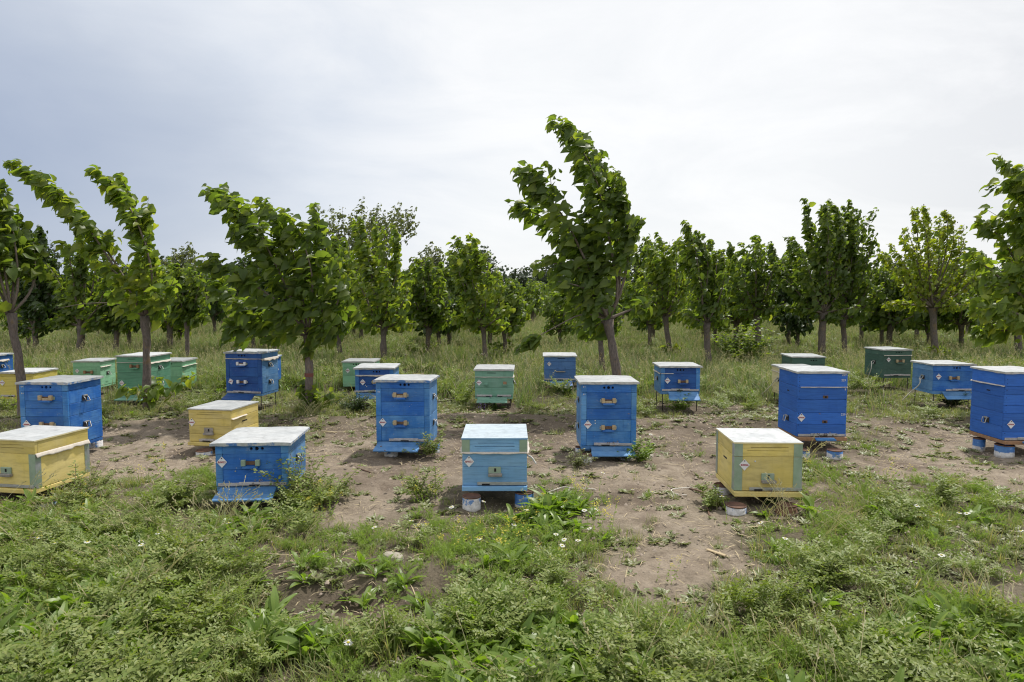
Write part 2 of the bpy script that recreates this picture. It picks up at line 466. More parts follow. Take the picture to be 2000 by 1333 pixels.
M_vetch = leafmat("vetch_leaf", [(0.152, 0.193, 0.050), (0.202, 0.245, 0.068), (0.131, 0.185, 0.039), (0.254, 0.276, 0.091), (0.162, 0.219, 0.045)], .3, (1.6, 1.8, .7), .48, .38)
M_dock = leafmat("dock_leaf", [(0.118, 0.188, 0.030), (0.168, 0.244, 0.037), (0.137, 0.213, 0.039), (0.217, 0.286, 0.047)], .4, (1.8, 2.0, .7), .4, .5)
M_grass = leafmat("grass_blade", [(0.142, 0.192, 0.058), (0.209, 0.243, 0.082), (0.169, 0.217, 0.062), (0.283, 0.276, 0.128), (0.378, 0.301, 0.162)], .35, (1.6, 1.8, .8), .5, .35)
M_grassf = leafmat("meadow_grass_blade", [(0.134, 0.191, 0.066), (0.179, 0.228, 0.078), (0.112, 0.180, 0.052), (0.236, 0.249, 0.130), (0.302, 0.265, 0.196)], .35, (1.5, 1.6, .8), .55, .3)
M_feather = leafmat("feathery_leaf", [(0.170, 0.248, 0.053), (0.241, 0.316, 0.070), (0.200, 0.287, 0.062), (0.280, 0.345, 0.097)], .35, (1.6, 1.8, .8), .5, .35)
M_seed = leafmat("seed_stalk", [(0.352, 0.330, 0.187), (0.440, 0.396, 0.253), (0.297, 0.297, 0.154)], .3, (1.4, 1.4, .9), .6, .3)
M_ros = leafmat("rosette_leaf", [(0.165, 0.187, 0.076), (0.214, 0.224, 0.101), (0.149, 0.187, 0.057), (0.248, 0.247, 0.121)], .25, (1.4, 1.6, .8), .45, .5)
M_yfl = leafmat("yellow_petal", [(.60, .52, .06), (.68, .60, .10), (.62, .58, .14)], .35, (1.1, 1.1, .8), .6, .2)
M_wfl = leafmat("white_petal", [(.78, .78, .74), (.82, .82, .80)], .3, (1, 1, 1), .6, .2)
M_pfl = leafmat("purple_petal", [(.15, .07, .32), (.20, .10, .40)], .3, (1, 1, 1), .6, .2)

# ------------------------------------------------------------------ hive table (ground position, size) - used by the plants too
# key: x, y, yaw(deg), lid width, lid depth, lid top, [seam heights from roof joint down], overhang
HV = {
 'Y1': (-3.655, 4.85, -10, .50, .50, .430, [.330, .078, .045], .006),
 'B1': (-4.17, 6.00, -2.9, .483, .50, .716, [.631, .403, .134, .10], .020),
 'Y0': (-6.41, 8.75, 0.0, .46, .50, .455, [.395, .132, .10], .010),
 'B0': (-8.29, 10.5, 0.0, .48, .50, .520, [.43, .17, .14], .016),
 'G1': (-6.09, 9.70, 2.8, .412, .44, .517, [.425, .155, .125], .016),
 'G2': (-5.035, 9.00, -4.0, .48, .53, .650, [.552, .334, .125, .10], .016),
 'G3': (-5.13, 10.1, 0.0, .45, .50, .482, [.39, .115, .09], .016),
 'B2': (-3.373, 8.50, -9.0, .519, .46, .755, [.666, .442, .232, .20], .018),
 'B2b': (-3.80, 10.0, 0.0, .50, .50, .535, [.45, .19, .16], .016),
 'Y2': (-2.804, 6.25, -9.0, .441, .50, .432, [.342, .122, .088], .008),
 'B3': (-1.820, 4.68, 3.6, .554, .565, .468, [.384, .155, .119], .028),
 'G4': (-2.340, 10.30, -.6, .506, .48, .461, [.372, .095, .07], .016),
 'B4': (-1.771, 8.70, 1.7, .531, .56, .507, [.408, .186, .15], .020),
 'B5': (-1.008, 6.20, -4.2, .539, .43, .699, [.617, .365, .126, .095], .020),
 'LB': (-.122, 4.72, .2, .467, .515, .482, [.379, .144, .109], .006),
 'G5': (-.231, 8.60, -1.3, .515, .57, .514, [.411, .161, .13], .016),
 'B6': (.714, 10.10, -2.4, .509, .56, .527, [.439, .156, .125], .020),
 'B7': (.878, 6.10, .3, .545, .48, .701, [.600, .353, .113, .08], .022),
 'B8': (2.117, 8.50, -1.3, .537, .50, .573, [.473, .253, .21], .024),
 'Y3': (1.773, 4.65, -2.5, .472, .495, .469, [.368, .127, .09], .006),
 'B9': (2.896, 6.30, -.5, .488, .49, .757, [.606, .367, .141, .105], .014),
 'Y4': (3.865, 9.00, 0.0, .48, .50, .495, [.41, .14, .11], .012),
 'DG1': (4.723, 10.80, -4.0, .539, .56, .476, [.35, .11, .08], .016),
 'DG2': (5.80, 10.20, 5.0, .47, .50, .605, [.51, .20, .17], .014),
 'B10': (5.614, 8.60, .6, .551, .50, .584, [.487, .236, .195], .022),
 'B11': (4.75, 6.19, 0.0, .485, .49, .792, [.655, .405, .155, .12], .014),
}
def in_hive(x, y, pad=.03):
    r = np.zeros(np.shape(x), bool)
    for (hx, hy, yaw, W, D, *_r) in HV.values():
        c, s = math.cos(R(yaw)), math.sin(R(yaw))
        u = (x - hx) * c + (y - hy) * s; v = -(x - hx) * s + (y - hy) * c
        r |= (np.abs(u) < W / 2 + pad) & (v > -.16 - pad) & (v < D + pad)
    return r

def before_hive(x, y):
    """1 on the trodden patch in front of each hive"""
    r = np.zeros(np.shape(x))
    for (hx, hy, yaw, W, D, *_r) in HV.values():
        r = np.maximum(r, np.exp(-((x - hx) / (W * .62)) ** 4 - ((y - hy + .45) / .55) ** 4))
    return r

# ------------------------------------------------------------------ plant cover map and the ground sheet
CP = [(250,870,.05),(650,850,.38),(700,900,.06),(880,830,.3),(1050,840,.32),(1300,860,.3),(1450,800,.5),(1700,850,.5),(1850,860,.18),(1750,930,.25),(1900,920,.2),
 (280,920,.05),(680,930,.04),(800,900,.04),(1100,900,.05),(1300,930,.06),(1330,980,.25),(800,965,.2),(700,990,.15),(60,900,.15),
 (100,980,.8),(200,965,.55),(300,960,.5),(600,970,.8),(500,1010,.9),(850,1030,.45),(950,1030,.6),(1050,1010,.85),(1150,1000,.5),(1250,1000,.15),(1350,1020,.3),(1650,970,.6),(1850,960,.6),(1700,1030,.85),(1950,1000,.6),(1500,1020,.5),
 (60,1060,.75),(200,1070,.8),(350,1050,.8),(560,1080,.6),(700,1060,.6),(800,1080,.65),(950,1070,.75),(1100,1070,.85),(1200,1060,.5),(1300,1060,.42),(1350,1120,.1),(1250,1140,.1),(1400,1090,.2),(1500,1080,.9),(1650,1090,.9),(1900,1080,.85),
 (150,1170,.95),(400,1180,.9),(650,1150,.55),(720,1205,.2),(830,1200,.4),(600,1130,.78),(950,1150,.85),(1070,1185,.7),(1290,1160,.18),(1180,1180,.75),(1450,1170,.9),(1680,1190,.6),(1580,1170,.6),(1850,1160,.85),(1960,1150,.5),
 (100,1280,.97),(400,1290,.97),(700,1290,.95),(900,1270,.92),(1100,1260,.95),(1300,1260,.97),(1500,1280,.97),(1750,1280,.95),(1950,1280,.95),(500,1400,.95),(1000,1400,.95),(1500,1400,.95),
 (100,800,.6),(250,800,.7),(400,770,.9),(620,800,.8),(550,835,.55),(760,790,.7),(900,790,.75),(1000,805,.55),(1100,790,.75),(1180,770,.9),(1400,770,.85),(1480,780,.8),(1800,800,.75),(1700,800,.75),(650,760,.9),(1950,800,.6),
 (100,740,1),(400,740,1),(700,735,1),(1000,745,.95),(1300,740,1),(1600,740,1),(1900,740,1),(200,690,1),(1000,690,1),(1800,690,1)]
_cw = np.array([gp(p[0], p[1]) for p in CP]); _cv = np.array([p[2] for p in CP])
def cover(x, y):
    x = np.asarray(x, float); y = np.asarray(y, float)
    sh = x.shape; x = x.ravel(); y = y.ravel()
    out = np.empty(len(x))
    for i in range(0, len(x), 20000):
        X = x[i:i + 20000, None]; Y = y[i:i + 20000, None]
        s = np.clip(Y, 2.5, 12) * .09
        d2 = ((X - _cw[None, :, 0]) / s) ** 2 + ((Y - _cw[None, :, 1]) / (s * 1.3)) ** 2
        w = 1 / (d2 + .15) ** 2
        out[i:i + 20000] = (w * _cv).sum(1) / w.sum(1)
    out = np.where(y > 13.5, 1.0, out)
    out = out + (fbm(x * 3.1, y * 3.1, 77, 3) - .5) * .55 * (1 - np.abs(out - .5))
    return np.clip(out, 0, 1).reshape(sh)

def soilmat():
    m, nt, N, L, out = newmat("soil")
    p = N("ShaderNodeBsdfPrincipled"); L(p.outputs[0], out.inputs[0])
    ge = N("ShaderNodeNewGeometry"); v = ge.outputs['Position']
    big = noise_n(N, L, v, 1.1, 5, .6); med = noise_n(N, L, v, 7, 6, .65); fin = noise_n(N, L, v, 60, 5, .7)
    dry = ramp_n(N, L, med, [(.28, (.170, .138, .104)), (.5, (.258, .214, .164)), (.72, (.335, .285, .224))])
    dry = mix_n(N, L, ramp_n(N, L, big, [(.4, G3(0)), (.65, G3(.5))]), dry, (.18, .142, .110))
    dry = mix_n(N, L, 1.0, dry, ramp_n(N, L, fin, [(.25, G3(.62)), (.5, G3(1)), (.8, G3(1.18))]), 'MULTIPLY')
    a = N("ShaderNodeAttribute"); a.attribute_name = "cover"; w = N("ShaderNodeAttribute"); w.attribute_name = "damp"
    litter = ramp_n(N, L, fin, [(.3, (.035, .032, .018)), (.55, (.07, .064, .036)), (.75, (.14, .12, .075))])  # plant litter, darkened further to paint in the shade under the cover
    c = mix_n(N, L, ramp_n(N, L, a.outputs['Fac'], [(.2, G3(0)), (.75, G3(.85))]), dry, litter)
    c = mix_n(N, L, w.outputs['Fac'], c, mix_n(N, L, 1.0, c, (.36, .31, .31), 'MULTIPLY'))
    f = N("ShaderNodeAttribute"); f.attribute_name = "meadow"
    mead = ramp_n(N, L, med, [(.3, (.085, .105, .035)), (.7, (.15, .165, .065))])
    c = mix_n(N, L, f.outputs['Fac'], c, mead)
    L(c, p.inputs['Base Color']); p.inputs['Roughness'].default_value = .95; p.inputs['Specular IOR Level'].default_value = .15
    b = N("ShaderNodeBump"); b.inputs['Strength'].default_value = .9; b.inputs['Distance'].default_value = .03
    h = N("ShaderNodeMath"); h.operation = 'MULTIPLY_ADD'; L(fin, h.inputs[0]); h.inputs[1].default_value = .35; L(med, h.inputs[2])
    L(h.outputs[0], b.inputs['Height']); L(b.outputs[0], p.inputs['Normal'])
    return m
def build_ground():
    ys = [-60, -30, -15, -8, -4, -1, .6, 1.4]
    y = 1.8
    while y < 9.5: ys.append(y); y += .020 + .005 * max(0, y - 3)
    while y < 26: ys.append(y); y += .1 + .03 * (y - 9.5)
    while y < 900: ys.append(y); y *= 1.12
    us = np.concatenate([[-400, -150, -60, -25], np.linspace(-9, -2.2, 40)[:-1], np.linspace(-2.2, 2.2, 330), np.linspace(2.2, 9, 40)[1:], [25, 60, 150, 400]])
    ys = np.array(ys)
    X = np.zeros((len(ys), len(us))); Y = np.zeros_like(X)
    for i, yy in enumerate(ys):
        sc = .36 * max(3.0, min(yy, 40)) if yy > 0 else 1.1
        X[i] = us * np.where(np.abs(us) > 9.5, 1, sc); Y[i] = yy
    Z = gz(X, Y)
    V = np.stack([X, Y, Z], -1).reshape(-1, 3)
    nu = len(us); i, j = np.meshgrid(np.arange(len(ys) - 1), np.arange(nu - 1), indexing='ij')
    a = (i * nu + j).ravel()
    T = np.stack([a, a + 1, a + nu + 1, a + nu], 1)
    me = tri_mesh("soil_ground", V, T, soilmat(), True)
    cv = cover(V[:, 0], V[:, 1])
    at_ = me.attributes.new("cover", 'FLOAT', 'POINT'); at_.data.foreach_set("value", cv.astype(np.float32))
    dm = np.exp(-((V[:, 0] + .72) / .42) ** 2 - ((V[:, 1] - 3.22) / .15) ** 2) * .9
    dm = np.maximum(dm, .75 * np.exp(-((V[:, 0] - 1.75) / .3) ** 2 - ((V[:, 1] - 3.2) / .15) ** 2))
    dm = np.maximum(dm, .45 * sstep(.45, .7, fbm(V[:, 0] * .9, V[:, 1] * .9, 55, 3)))
    dm = np.maximum(dm, .5 * sstep(.58, .72, fbm(V[:, 0] * 3.3, V[:, 1] * 3.3, 58, 4)))
    at_ = me.attributes.new("damp", 'FLOAT', 'POINT'); at_.data.foreach_set("value", dm.astype(np.float32))
    md = sstep(11, 17, V[:, 1])
    at_ = me.attributes.new("meadow", 'FLOAT', 'POINT'); at_.data.foreach_set("value", md.astype(np.float32))
    o = link("soil_ground", me)
    tag(o, "bare trodden soil running between the hive rows and on into the meadow", None, None, "structure")
build_ground()

# ------------------------------------------------------------------ beehives
def holed_board(name, w, h, t, m, holes):
    """board in the xz plane (front face y=0, back face y=t); holes = (cx, cz, rx, rz, n) sorted by cx"""
    v, f = [], []
    def add(p): v.append(p); return len(v) - 1
    x = -w / 2
    def quadface(a, b, c, d): f.append([a, b, c, d])
    def rect(x0, x1):
        if x1 - x0 < 1e-5: return
        quadface(add((x0, 0, 0)), add((x1, 0, 0)), add((x1, 0, h)), add((x0, 0, h)))
    for (cx, cz, rx, rz, n) in holes:
        half = rx * 1.25
        rect(x, cx - half)
        x0, x1 = cx - half, cx + half
        outer = [(x1, cz), (x1, h), (cx, h), (x0, h), (x0, cz), (x0, 0), (cx, 0), (x1, 0)]
        if n == 4:
            inn = [(cx + rx, cz), (cx + rx, cz + rz), (cx, cz + rz), (cx - rx, cz + rz), (cx - rx, cz), (cx - rx, cz - rz), (cx, cz - rz), (cx + rx, cz - rz)]
        else:
            inn = [(cx + rx * math.cos(k * math.pi / 4), cz + rz * math.sin(k * math.pi / 4)) for k in range(8)]
        O = [add((p[0], 0, p[1])) for p in outer]; I = [add((p[0], 0, p[1])) for p in inn]; B = [add((p[0], t * .95, p[1])) for p in inn]
        for k in range(8):
            k2 = (k + 1) % 8
            quadface(O[k2], O[k], I[k], I[k2])
            quadface(I[k2], I[k], B[k], B[k2])
        x = x1
    rect(x, w / 2)
    # outer sides and back
    a = [add(p) for p in ((-w / 2, 0, 0), (w / 2, 0, 0), (w / 2, 0, h), (-w / 2, 0, h), (-w / 2, t, 0), (w / 2, t, 0), (w / 2, t, h), (-w / 2, t, h))]
    for q in ((0, 4, 5, 1), (1, 5, 6, 2), (2, 6, 7, 3), (3, 7, 4, 0)): f.append([a[i] for i in q])
    return mesh(name, v, f, m)

def text(name, body, size, m, parent, loc, rot, bold=.0):
    cu = bpy.data.curves.new(name, 'FONT')
    cu.body = body; cu.size = size; cu.align_x = 'CENTER'; cu.align_y = 'CENTER'
    cu.offset = bold; cu.resolution_u = 2; cu.extrude = .0004
    cu.materials.append(m)
    tmp = bpy.data.objects.new(name, cu)
    me = bpy.data.meshes.new_from_object(tmp)
    bpy.data.objects.remove(tmp)
    if not me.materials: me.materials.append(m)
    return link(name, me, parent, loc, rot)


def make_hive(key, label, style):
    hx, hy, yaw, W, D, zt, seams, ov = HV[key]
    rng = random.Random(sum(map(ord, key)) * 7 + len(key))
    S = dict(body=M_blue, roof=M_blue, post=M_blue2, side=M_blueside, lid=M_lid, skirt=M_skirt, vents='holes', porch='wood', porches=None,
             tagtext=None, tagpos=(.12, .7), cloth=None, alight=(.13, 28, .78, 0.0), strip='grey', feet='legs', flat=False, strips=False, handles='R', n=2,
             slider=(-.02, .45), side_n=2, group="beehives in the bee yard")
    S.update(style)
    z0 = float(gz(hx, hy + D / 2))
    root = empty("beehive", (hx, hy, z0), R(yaw), label, "beehive", S['group'])
    bw, bd = W - 2 * ov, D - 2 * ov
    ymid = D / 2
    T = .02
    yf = ov                                     # local y of the front face
    zr = seams[0]
    floor_t = .026
    joints = seams[:-1] if len(seams) > 2 else seams
    zfloor = seams[-1]
    boxes = []                                  # (z0, z1) from the top down
    lv = seams
    zb = lv[-1] if len(lv) == 2 else lv[-2]
    tops = lv[:-1] if len(lv) == 2 else lv[:-2]
    bounds = list(tops) + [zb]
    for i in range(len(bounds) - 1): boxes.append((bounds[i + 1], bounds[i]))
    if len(lv) == 2: zfloor = zb - floor_t
    cov_t = .010 if S['flat'] else .022
    def body_box(name, za, zb_, mm, mpost, mside, roof=False):
        h = zb_ - za
        g = .0015
        core = box(name, root, M_dark, (0, ymid, (za + zb_) / 2), (bw - 2 * T * .9, bd - 2 * T * .9, h - .004), ch=.001)
        cz = (za + zb_) / 2
        def sub(nm, m, c, s, rot=(0, 0, 0)):
            o = box(nm, core, m, (c[0], c[1] - ymid, c[2] - cz), s, rot, ch=.0025)
            return o
        fm = mm
        if roof:
            holes = []
            if S['vents'] == 'holes':
                hs = .0115 if W > .5 else .0105
                holes = [(dx * .038 + S.get('ventx', 0.02), h * .55, hs * (1.25 if dx == 0 else 1), hs * (1.25 if dx == 0 else 1), 8) for dx in (-1, 0, 1)]
            elif S['vents'] == 'slot': holes = [(S.get('ventx', 0.0), h * .6, .055, .0045, 4)]
            pw = .05 if mpost else 0
            if holes:
                me = holed_board("roof_board", bw - 2 * pw - .001, h - 2 * g, T, fm, holes)
                link("roof_board", me, core, (0, yf - ymid, za + g - cz))
            else:
                fh = h - 2 * g
                if S['vents'] == 'grooves':
                    # two saw-cut grooves: three boards with hairline gaps in the middle
                    gw = bw * .62
                    cuts = (.50, .68)
                    zz = [0, fh * cuts[0], fh * cuts[1], fh]
                    me = holed_board("roof_board", bw - 2 * pw - .001, fh * .56, T, fm, [(0, fh * .44, gw / 2, .0016, 4)])
                    link("roof_board", me, core, (0, yf - ymid, za + g - cz))
                    me = holed_board("roof_board", bw - 2 * pw - .001, fh * .44, T, fm, [(.01, fh * .14, gw / 2 * .9, .0016, 4)])
                    link("roof_board", me, core, (0, yf - ymid, za + g + fh * .56 - cz))
                else:
                    sub("roof_board", fm, (0, yf + T / 2, cz), (bw - 2 * pw - .001, T, fh))
            if mpost:
                for s in (-1, 1): sub("corner_board", mpost, (s * (bw / 2 - pw / 2), yf + T / 2 - .001, cz), (pw - .001, T + .002, h - 2 * g))
            for s in (-1, 1): sub("roof_board", mside, (s * (bw / 2 - T / 2), ymid + T / 2, cz), (T, bd - T - .002, h - 2 * g))
            sub("roof_board", mside, (0, yf + bd - T / 2, cz), (bw - 2 * T - .002, T, h - 2 * g))
            return core
        pw = .048 if mpost else 0.0
        n = S['n'] + (1 if h > .3 else 0)
        cuts = [0] + sorted(min(max((k + rng.uniform(-.18, .18)) / n, .15), .85) for k in range(1, n)) + [1]
        for a, b in zip(cuts[:-1], cuts[1:]):
            sub("plank", fm, (0, yf + T / 2 + rng.uniform(0, .0012), za + h * (a + b) / 2), (bw - 2 * pw - .001, T, h * (b - a) - g))
        if mpost:
            for s in (-1, 1): sub("corner_board", mpost, (s * (bw / 2 - pw / 2), yf + T / 2 - .001, cz), (pw - .001, T + .002, h - g))
        ns = S['side_n'] + (1 if h > .3 else 0)
        for s in (-1, 1):
            cuts = [0] + sorted(min(max((k + rng.uniform(-.2, .2)) / ns, .15), .85) for k in range(1, ns)) + [1]
            for a, b in zip(cuts[:-1], cuts[1:]):
                sub("plank", mside, (s * (bw / 2 - T / 2 + rng.uniform(-.001, .0005)), ymid + T / 2, za + h * (a + b) / 2), (T, bd - T - .002, h * (b - a) - g))
        sub("plank", mside, (0, yf + bd - T / 2, cz), (bw - 2 * T - .002, T, h - g))
        return core
    for i, (a, b) in enumerate(boxes):
        top = (i < len(boxes) - 1)
        mm = S['bodies'][i] if 'bodies' in S else S['body']
        body_box("super" if top else "brood_box", a, b, mm, S['post'], S['sides'][i] if 'sides' in S else S['side'])
    body_box("roof", zr, zt - cov_t + .002, S['roof'], S['post'], S.get('roofside', S['side']), True)
    # ---- roof cover: a sheet folded over the edge
    nx, ny = 22, 14
    v, f, mi = [], [], []
    dent = rng.random() * 50
    amp = 0.0006 if S['flat'] else .0035
    def tz(u, w): return zt + (mnoise.noise((u * 5 + dent, w * 5, dent)) * amp) - (0 if S['flat'] else .004 * max(0, abs(u) * 2 - .86) / .14)
    for j in range(ny + 1):
        for i in range(nx + 1):
            u, w = i / nx - .5, j / ny
            v.append((u * W, w * D, tz(u, w)))
    for j in range(ny):
        for i in range(nx):
            a = j * (nx + 1) + i
            f.append([a, a + 1, a + nx + 2, a + nx + 1]); mi.append(0)
    ring = [i for i in range(nx + 1)] + [(j + 1) * (nx + 1) - 1 for j in range(1, ny + 1)] + [ny * (nx + 1) + i for i in range(nx - 1, -1, -1)] + [j * (nx + 1) for j in range(ny - 1, 0, -1)]
    b0 = len(v)
    for k, r_ in enumerate(ring):
        p = v[r_]
        wv = 0 if S['flat'] else mnoise.noise((p[0] * 14 + dent, p[1] * 14, 3.1)) * .0055
        out = 0 if S['flat'] else mnoise.noise((p[0] * 22, p[1] * 22 + dent, 7.7)) * .004
        s = 1 + out / W * 2
        v.append((p[0] * s, (p[1] - D / 2) * s + D / 2, zt - cov_t + wv))
    b1 = len(v)
    for k, r_ in enumerate(ring):
        p = v[b0 + k]; v.append((p[0] * .93, (p[1] - D / 2) * .93 + D / 2, zt - cov_t + .002))
    n = len(ring)
    for k in range(n):
        k2 = (k + 1) % n
        f.append([ring[k2], ring[k], b0 + k, b0 + k2]); mi.append(1)
        f.append([b0 + k2, b0 + k, b1 + k, b1 + k2]); mi.append(1)
    me = mesh("roof_cover", v, f, [S['lid'], S['skirt']], False, mi)
    link("roof_cover", me, root)
    # ---- floor
    fl_front = .03 if S['strips'] or S.get('floorlip') else 0.0
    fm = S.get('floor', S['side'])
    box("floor_board", root, fm, (0, ymid - fl_front / 2, (zfloor + zb) / 2 - .001), (bw - .004 if not fl_front else bw + .004, bd - .004 + fl_front, max(.012, zb - zfloor - .003)))
    # ---- corner sheets
    if S['strips']:
        sw = S['strips']
        for (a, b) in ([(zr, zt - cov_t)] if S.get('roofstrips') else []) + ([] if S.get('onlyroof') else boxes):
            for s in (-1, 1):
                box("corner_sheet", root, M_zincg, (s * (bw / 2 - sw / 2 + .002), yf - .002, (a + b) / 2), (sw, .003, b - a - .003), ch=.0005)
                box("corner_sheet", root, M_zinc, (s * (bw / 2 + .002), yf + .02, (a + b) / 2), (.003, .048, b - a - .003), ch=.0005)
                box("corner_sheet", root, M_zinc, (s * (bw / 2 + .002), yf + bd - .022, (a + b) / 2), (.003, .046, b - a - .003), ch=.0005)
    # ---- cloth showing in the roof joint
    if S['cloth']:
        for (side, drop, uu0, uu1) in S['cloth']:
            mb = MB(); npt = 40; nl = 3
            for k in range(npt + 1):
                t = uu0 + (uu1 - uu0) * k / npt
                for l in range(nl + 1):
                    lv = l / nl
                    wv = mnoise.noise((t * 7 + dent, 2.0, 1.5)) * .5 + mnoise.noise((t * 19 + dent, 5.0, 1.5)) * .22
                    ph = drop * (1 + wv * .7)
                    off = .003 + (.016 if side != 'F' else .009) * lv * (1 + wv)
                    zz = zr + .004 - lv * ph
                    if side == 'F': p_ = (-bw / 2 + bw * t, yf - off, zz)
                    else:
                        sg = 1 if side == 'R' else -1
                        p_ = (sg * (bw / 2 + off), yf + bd * (1 - t), zz)
                    mb.v.append(Vector(p_))
            for k in range(npt):
                for l in range(nl):
                    i0 = k * (nl + 1) + l
                    mb.f.append([i0, i0 + nl + 1, i0 + nl + 2, i0 + 1]); mb.m.append(0)
            o = mb.build("cloth_strip", M_cloth, root)
            sd = o.modifiers.new("thickness", 'SOLIDIFY'); sd.thickness = .002
    # ---- upper entrances
    pl = S['porches'] if S['porches'] is not None else [.68] * len(boxes)
    px = S.get('porchx', .03)
    for i, (a, b) in enumerate(boxes):
        if pl[i] is None: continue
        z = a + (b - a) * pl[i]
        kind = S['porch']
        pr = None
        if kind in ('wood', 'woodbar', 'small'):
            sc = .7 if kind == 'small' else 1.0
            base = box("upper_entrance", root, M_brownwood, (px, yf - .003, z), (.115 * sc, .006, .026), ch=.001)
            def sub(nm, m, dx, dy, dz, s): box(nm, base, m, (dx, dy, dz), s)
            wm = S.get('porchwood', M_wood)
            for s in (-1, 1):
                sub("entrance_block", wm, s * .049 * sc, -.014, .004, (.030 * sc, .026, .044))
                if kind == 'woodbar': sub("bracket", M_zinc, s * .070 * sc, -.002, 0, (.014, .006, .028))
            if kind == 'woodbar' and i == 0: sub("entrance_bar", wm, 0, -.010, -.012, (.066 * sc, .018, .026))
            sub("landing_ledge", S.get('ledge', S['body']), 0, -.016, -.028, (.105 * sc, .034, .018))
        elif kind == 'plate':
            base = box("upper_entrance", root, M_zincg if S.get('pg', True) else M_greywood, (px, yf - .006, z), (.088, .012, .048))
            box("flight_hole", base, M_dark, (.004, -.0065, .002), (.014, .003, .024), ch=.0005)
            box("landing_ledge", base, M_greywood, (.004, -.012, -.032), (.098, .030, .020))
        elif kind == 'hole':
            base = box("upper_entrance", root, M_brownwood, (px, yf - .001, z), (.048, .004, .026), ch=.001)
            mb = MB(); mb.lathe([(.0095, 0), (.0095, .004)], 12)
            mb.build("flight_hole", M_dark, base, (0, -.002, 0), (R(90), 0, 0))
        elif kind == 'twin':
            for dx in (-.10, .14):
                base = box("upper_entrance", root, S['body'] if dx < 0 else M_orange, (dx, yf - .005, z), (.045, .010, .036))
                box("landing_ledge", base, S['body'], (0, -.012, -.024), (.055, .026, .014))
        elif kind == 'bail':
            mb = MB(); mb.tube([(-.06, 0, .012), (-.06, -.012, .012), (-.06, -.02, -.012), (.06, -.02, -.012), (.06, -.012, .012), (.06, 0, .012)], .005)
            mb.build("carry_handle", S['body'], root, (.02, yf, z))
            box("landing_ledge", root, M_wood, (.01, yf - .012, z - .045), (.14, .024, .010))
    # ---- bottom entrance
    za = boxes[-1][0]
    st = S['strip']
    if st == 'twin':
        for dx, w in ((-.12, .20), (.13, .18)):
            base = box("entrance_strip", root, M_strip, (dx, yf - .006, za + .014), (w, .012, .024))
            box("entrance_slot", base, M_dark, (.05 if dx < 0 else -.05, -.005, -.008), (.06, .006, .009), ch=.0005)
    elif st:
        mt = {'grey': M_strip, 'alu': M_alu}[st]
        sw_ = S.get('stripw', .94) * bw; sx = S.get('stripx', 0.0)
        base = box("entrance_strip", root, mt, (sx, yf - .004, za + .014), (sw_, .008, .022), ch=.001)
        if st == 'alu':
            for dz in (-.006, .002): box("rib", base, mt, (0, -.005, dz), (sw_ - .004, .004, .003), ch=.0006)
            box("entrance_slot", base, M_dark, (-sw_ * .33, -.005, -.006), (.055, .006, .012), ch=.0005)
        else:
            sl = S['slider']
            b2 = box("entrance_block", base, M_strip if S.get('sl', 0) == 0 else M_alu, (sl[0], -.008, .006), (sl[1] * bw, .012, .024))
            box("entrance_slot", b2, M_dark, (-.01, -.0045, -.009), (.075, .006, .009), ch=.0005)
            if S.get('perf', True):
                for k in range(9):
                    xx = -sw_ / 2 + .012 + k * .011 if S.get('perfl') else sw_ / 2 - .012 - k * .011
                    box("vent_hole", base, M_dark, (xx, -.0042, .001), (.0045, .0016, .0045), ch=.0003)
    # ---- alighting board, two planks hinged under the entrance
    if S['alight']:
        dep, ang, wf, xo = S['alight']
        aw = wf * bw
        zhinge = min(za - .004, zb) - .004
        root2 = empty("alighting_board", (0, 0, 0)); root2.parent = root
        root2.location = (xo, yf - .014, zhinge); root2.rotation_euler = (R(ang), 0, 0)
        mal = S.get('alm', M_blueside)
        box("plank", root2, mal, (0, -dep * .26 - .002, 0), (aw * .97, dep * .5 - .002, .014))
        box("plank", root2, mal, (0, -dep * .77 - .002, 0), (aw, dep * .5 - .002, .014))
        if dep > .1:
            for s in (-1, 1): box("batten", root2, S['side'], (s * aw * .36, -dep * .5, -.014), (.03, dep * .9, .014))
    # ---- carrying handles on the sides
    hs = S['handles']
    if hs:
        for s in (-1, 1):
            for i, (a, b) in enumerate(boxes):
                z = a + (b - a) * .62
                yy = yf + bd * .48
                if hs == 'groove' or (hs == 'mix' and i < len(boxes) - 1):
                    base = box("hand_hold", root, M_dark, (s * (bw / 2 + .0005), yy, z + .03), (.002, .09 if hs == 'groove' else .05, .012), ch=.0005)
                    continue
                base = box("carry_handle", root, M_iron, (s * (bw / 2 + .003), yy, z), (.006, .062, .052), ch=.001)
                mb = MB(); mb.tube([(0, -.026, .016), (s * .018, -.026, .02 if i else -.0), (s * .03, -.026, -.028), (s * .03, .026, -.028), (s * .018, .026, .02 if i else 0), (0, .026, .016)], .0042, 6)
                mb.build("bail", M_steel, base, (s * .003, 0, 0))
                box("hinge_plate", base, M_steel, (s * .006, 0, .02), (.012, .058, .014), ch=.001)
    # ---- number plate
    if S['tagtext']:
        sz = S.get('tagsz', .036)
        i = len(boxes) - 1 if S.get('tagbox') is None else S['tagbox']
        a, b = boxes[i]
        tx = -bw / 2 + S['tagpos'][0] * bw; tz_ = a + (b - a) * S['tagpos'][1]
        me = mesh("number_plate", [(0, 0, sz * 1.12), (sz, 0, 0), (0, 0, -sz * 1.12), (-sz, 0, 0), (0, .002, sz * 1.12), (sz, .002, 0), (0, .002, -sz * 1.12), (-sz, .002, 0)],
                  [[3, 2, 1, 0], [4, 5, 6, 7], [0, 1, 5, 4], [1, 2, 6, 5], [2, 3, 7, 6], [3, 0, 4, 7]], M_tagw)
        p = link("number_plate", me, root, (tx, yf - .0065, tz_), (0, R(S.get('tagrot', 0)), 0))
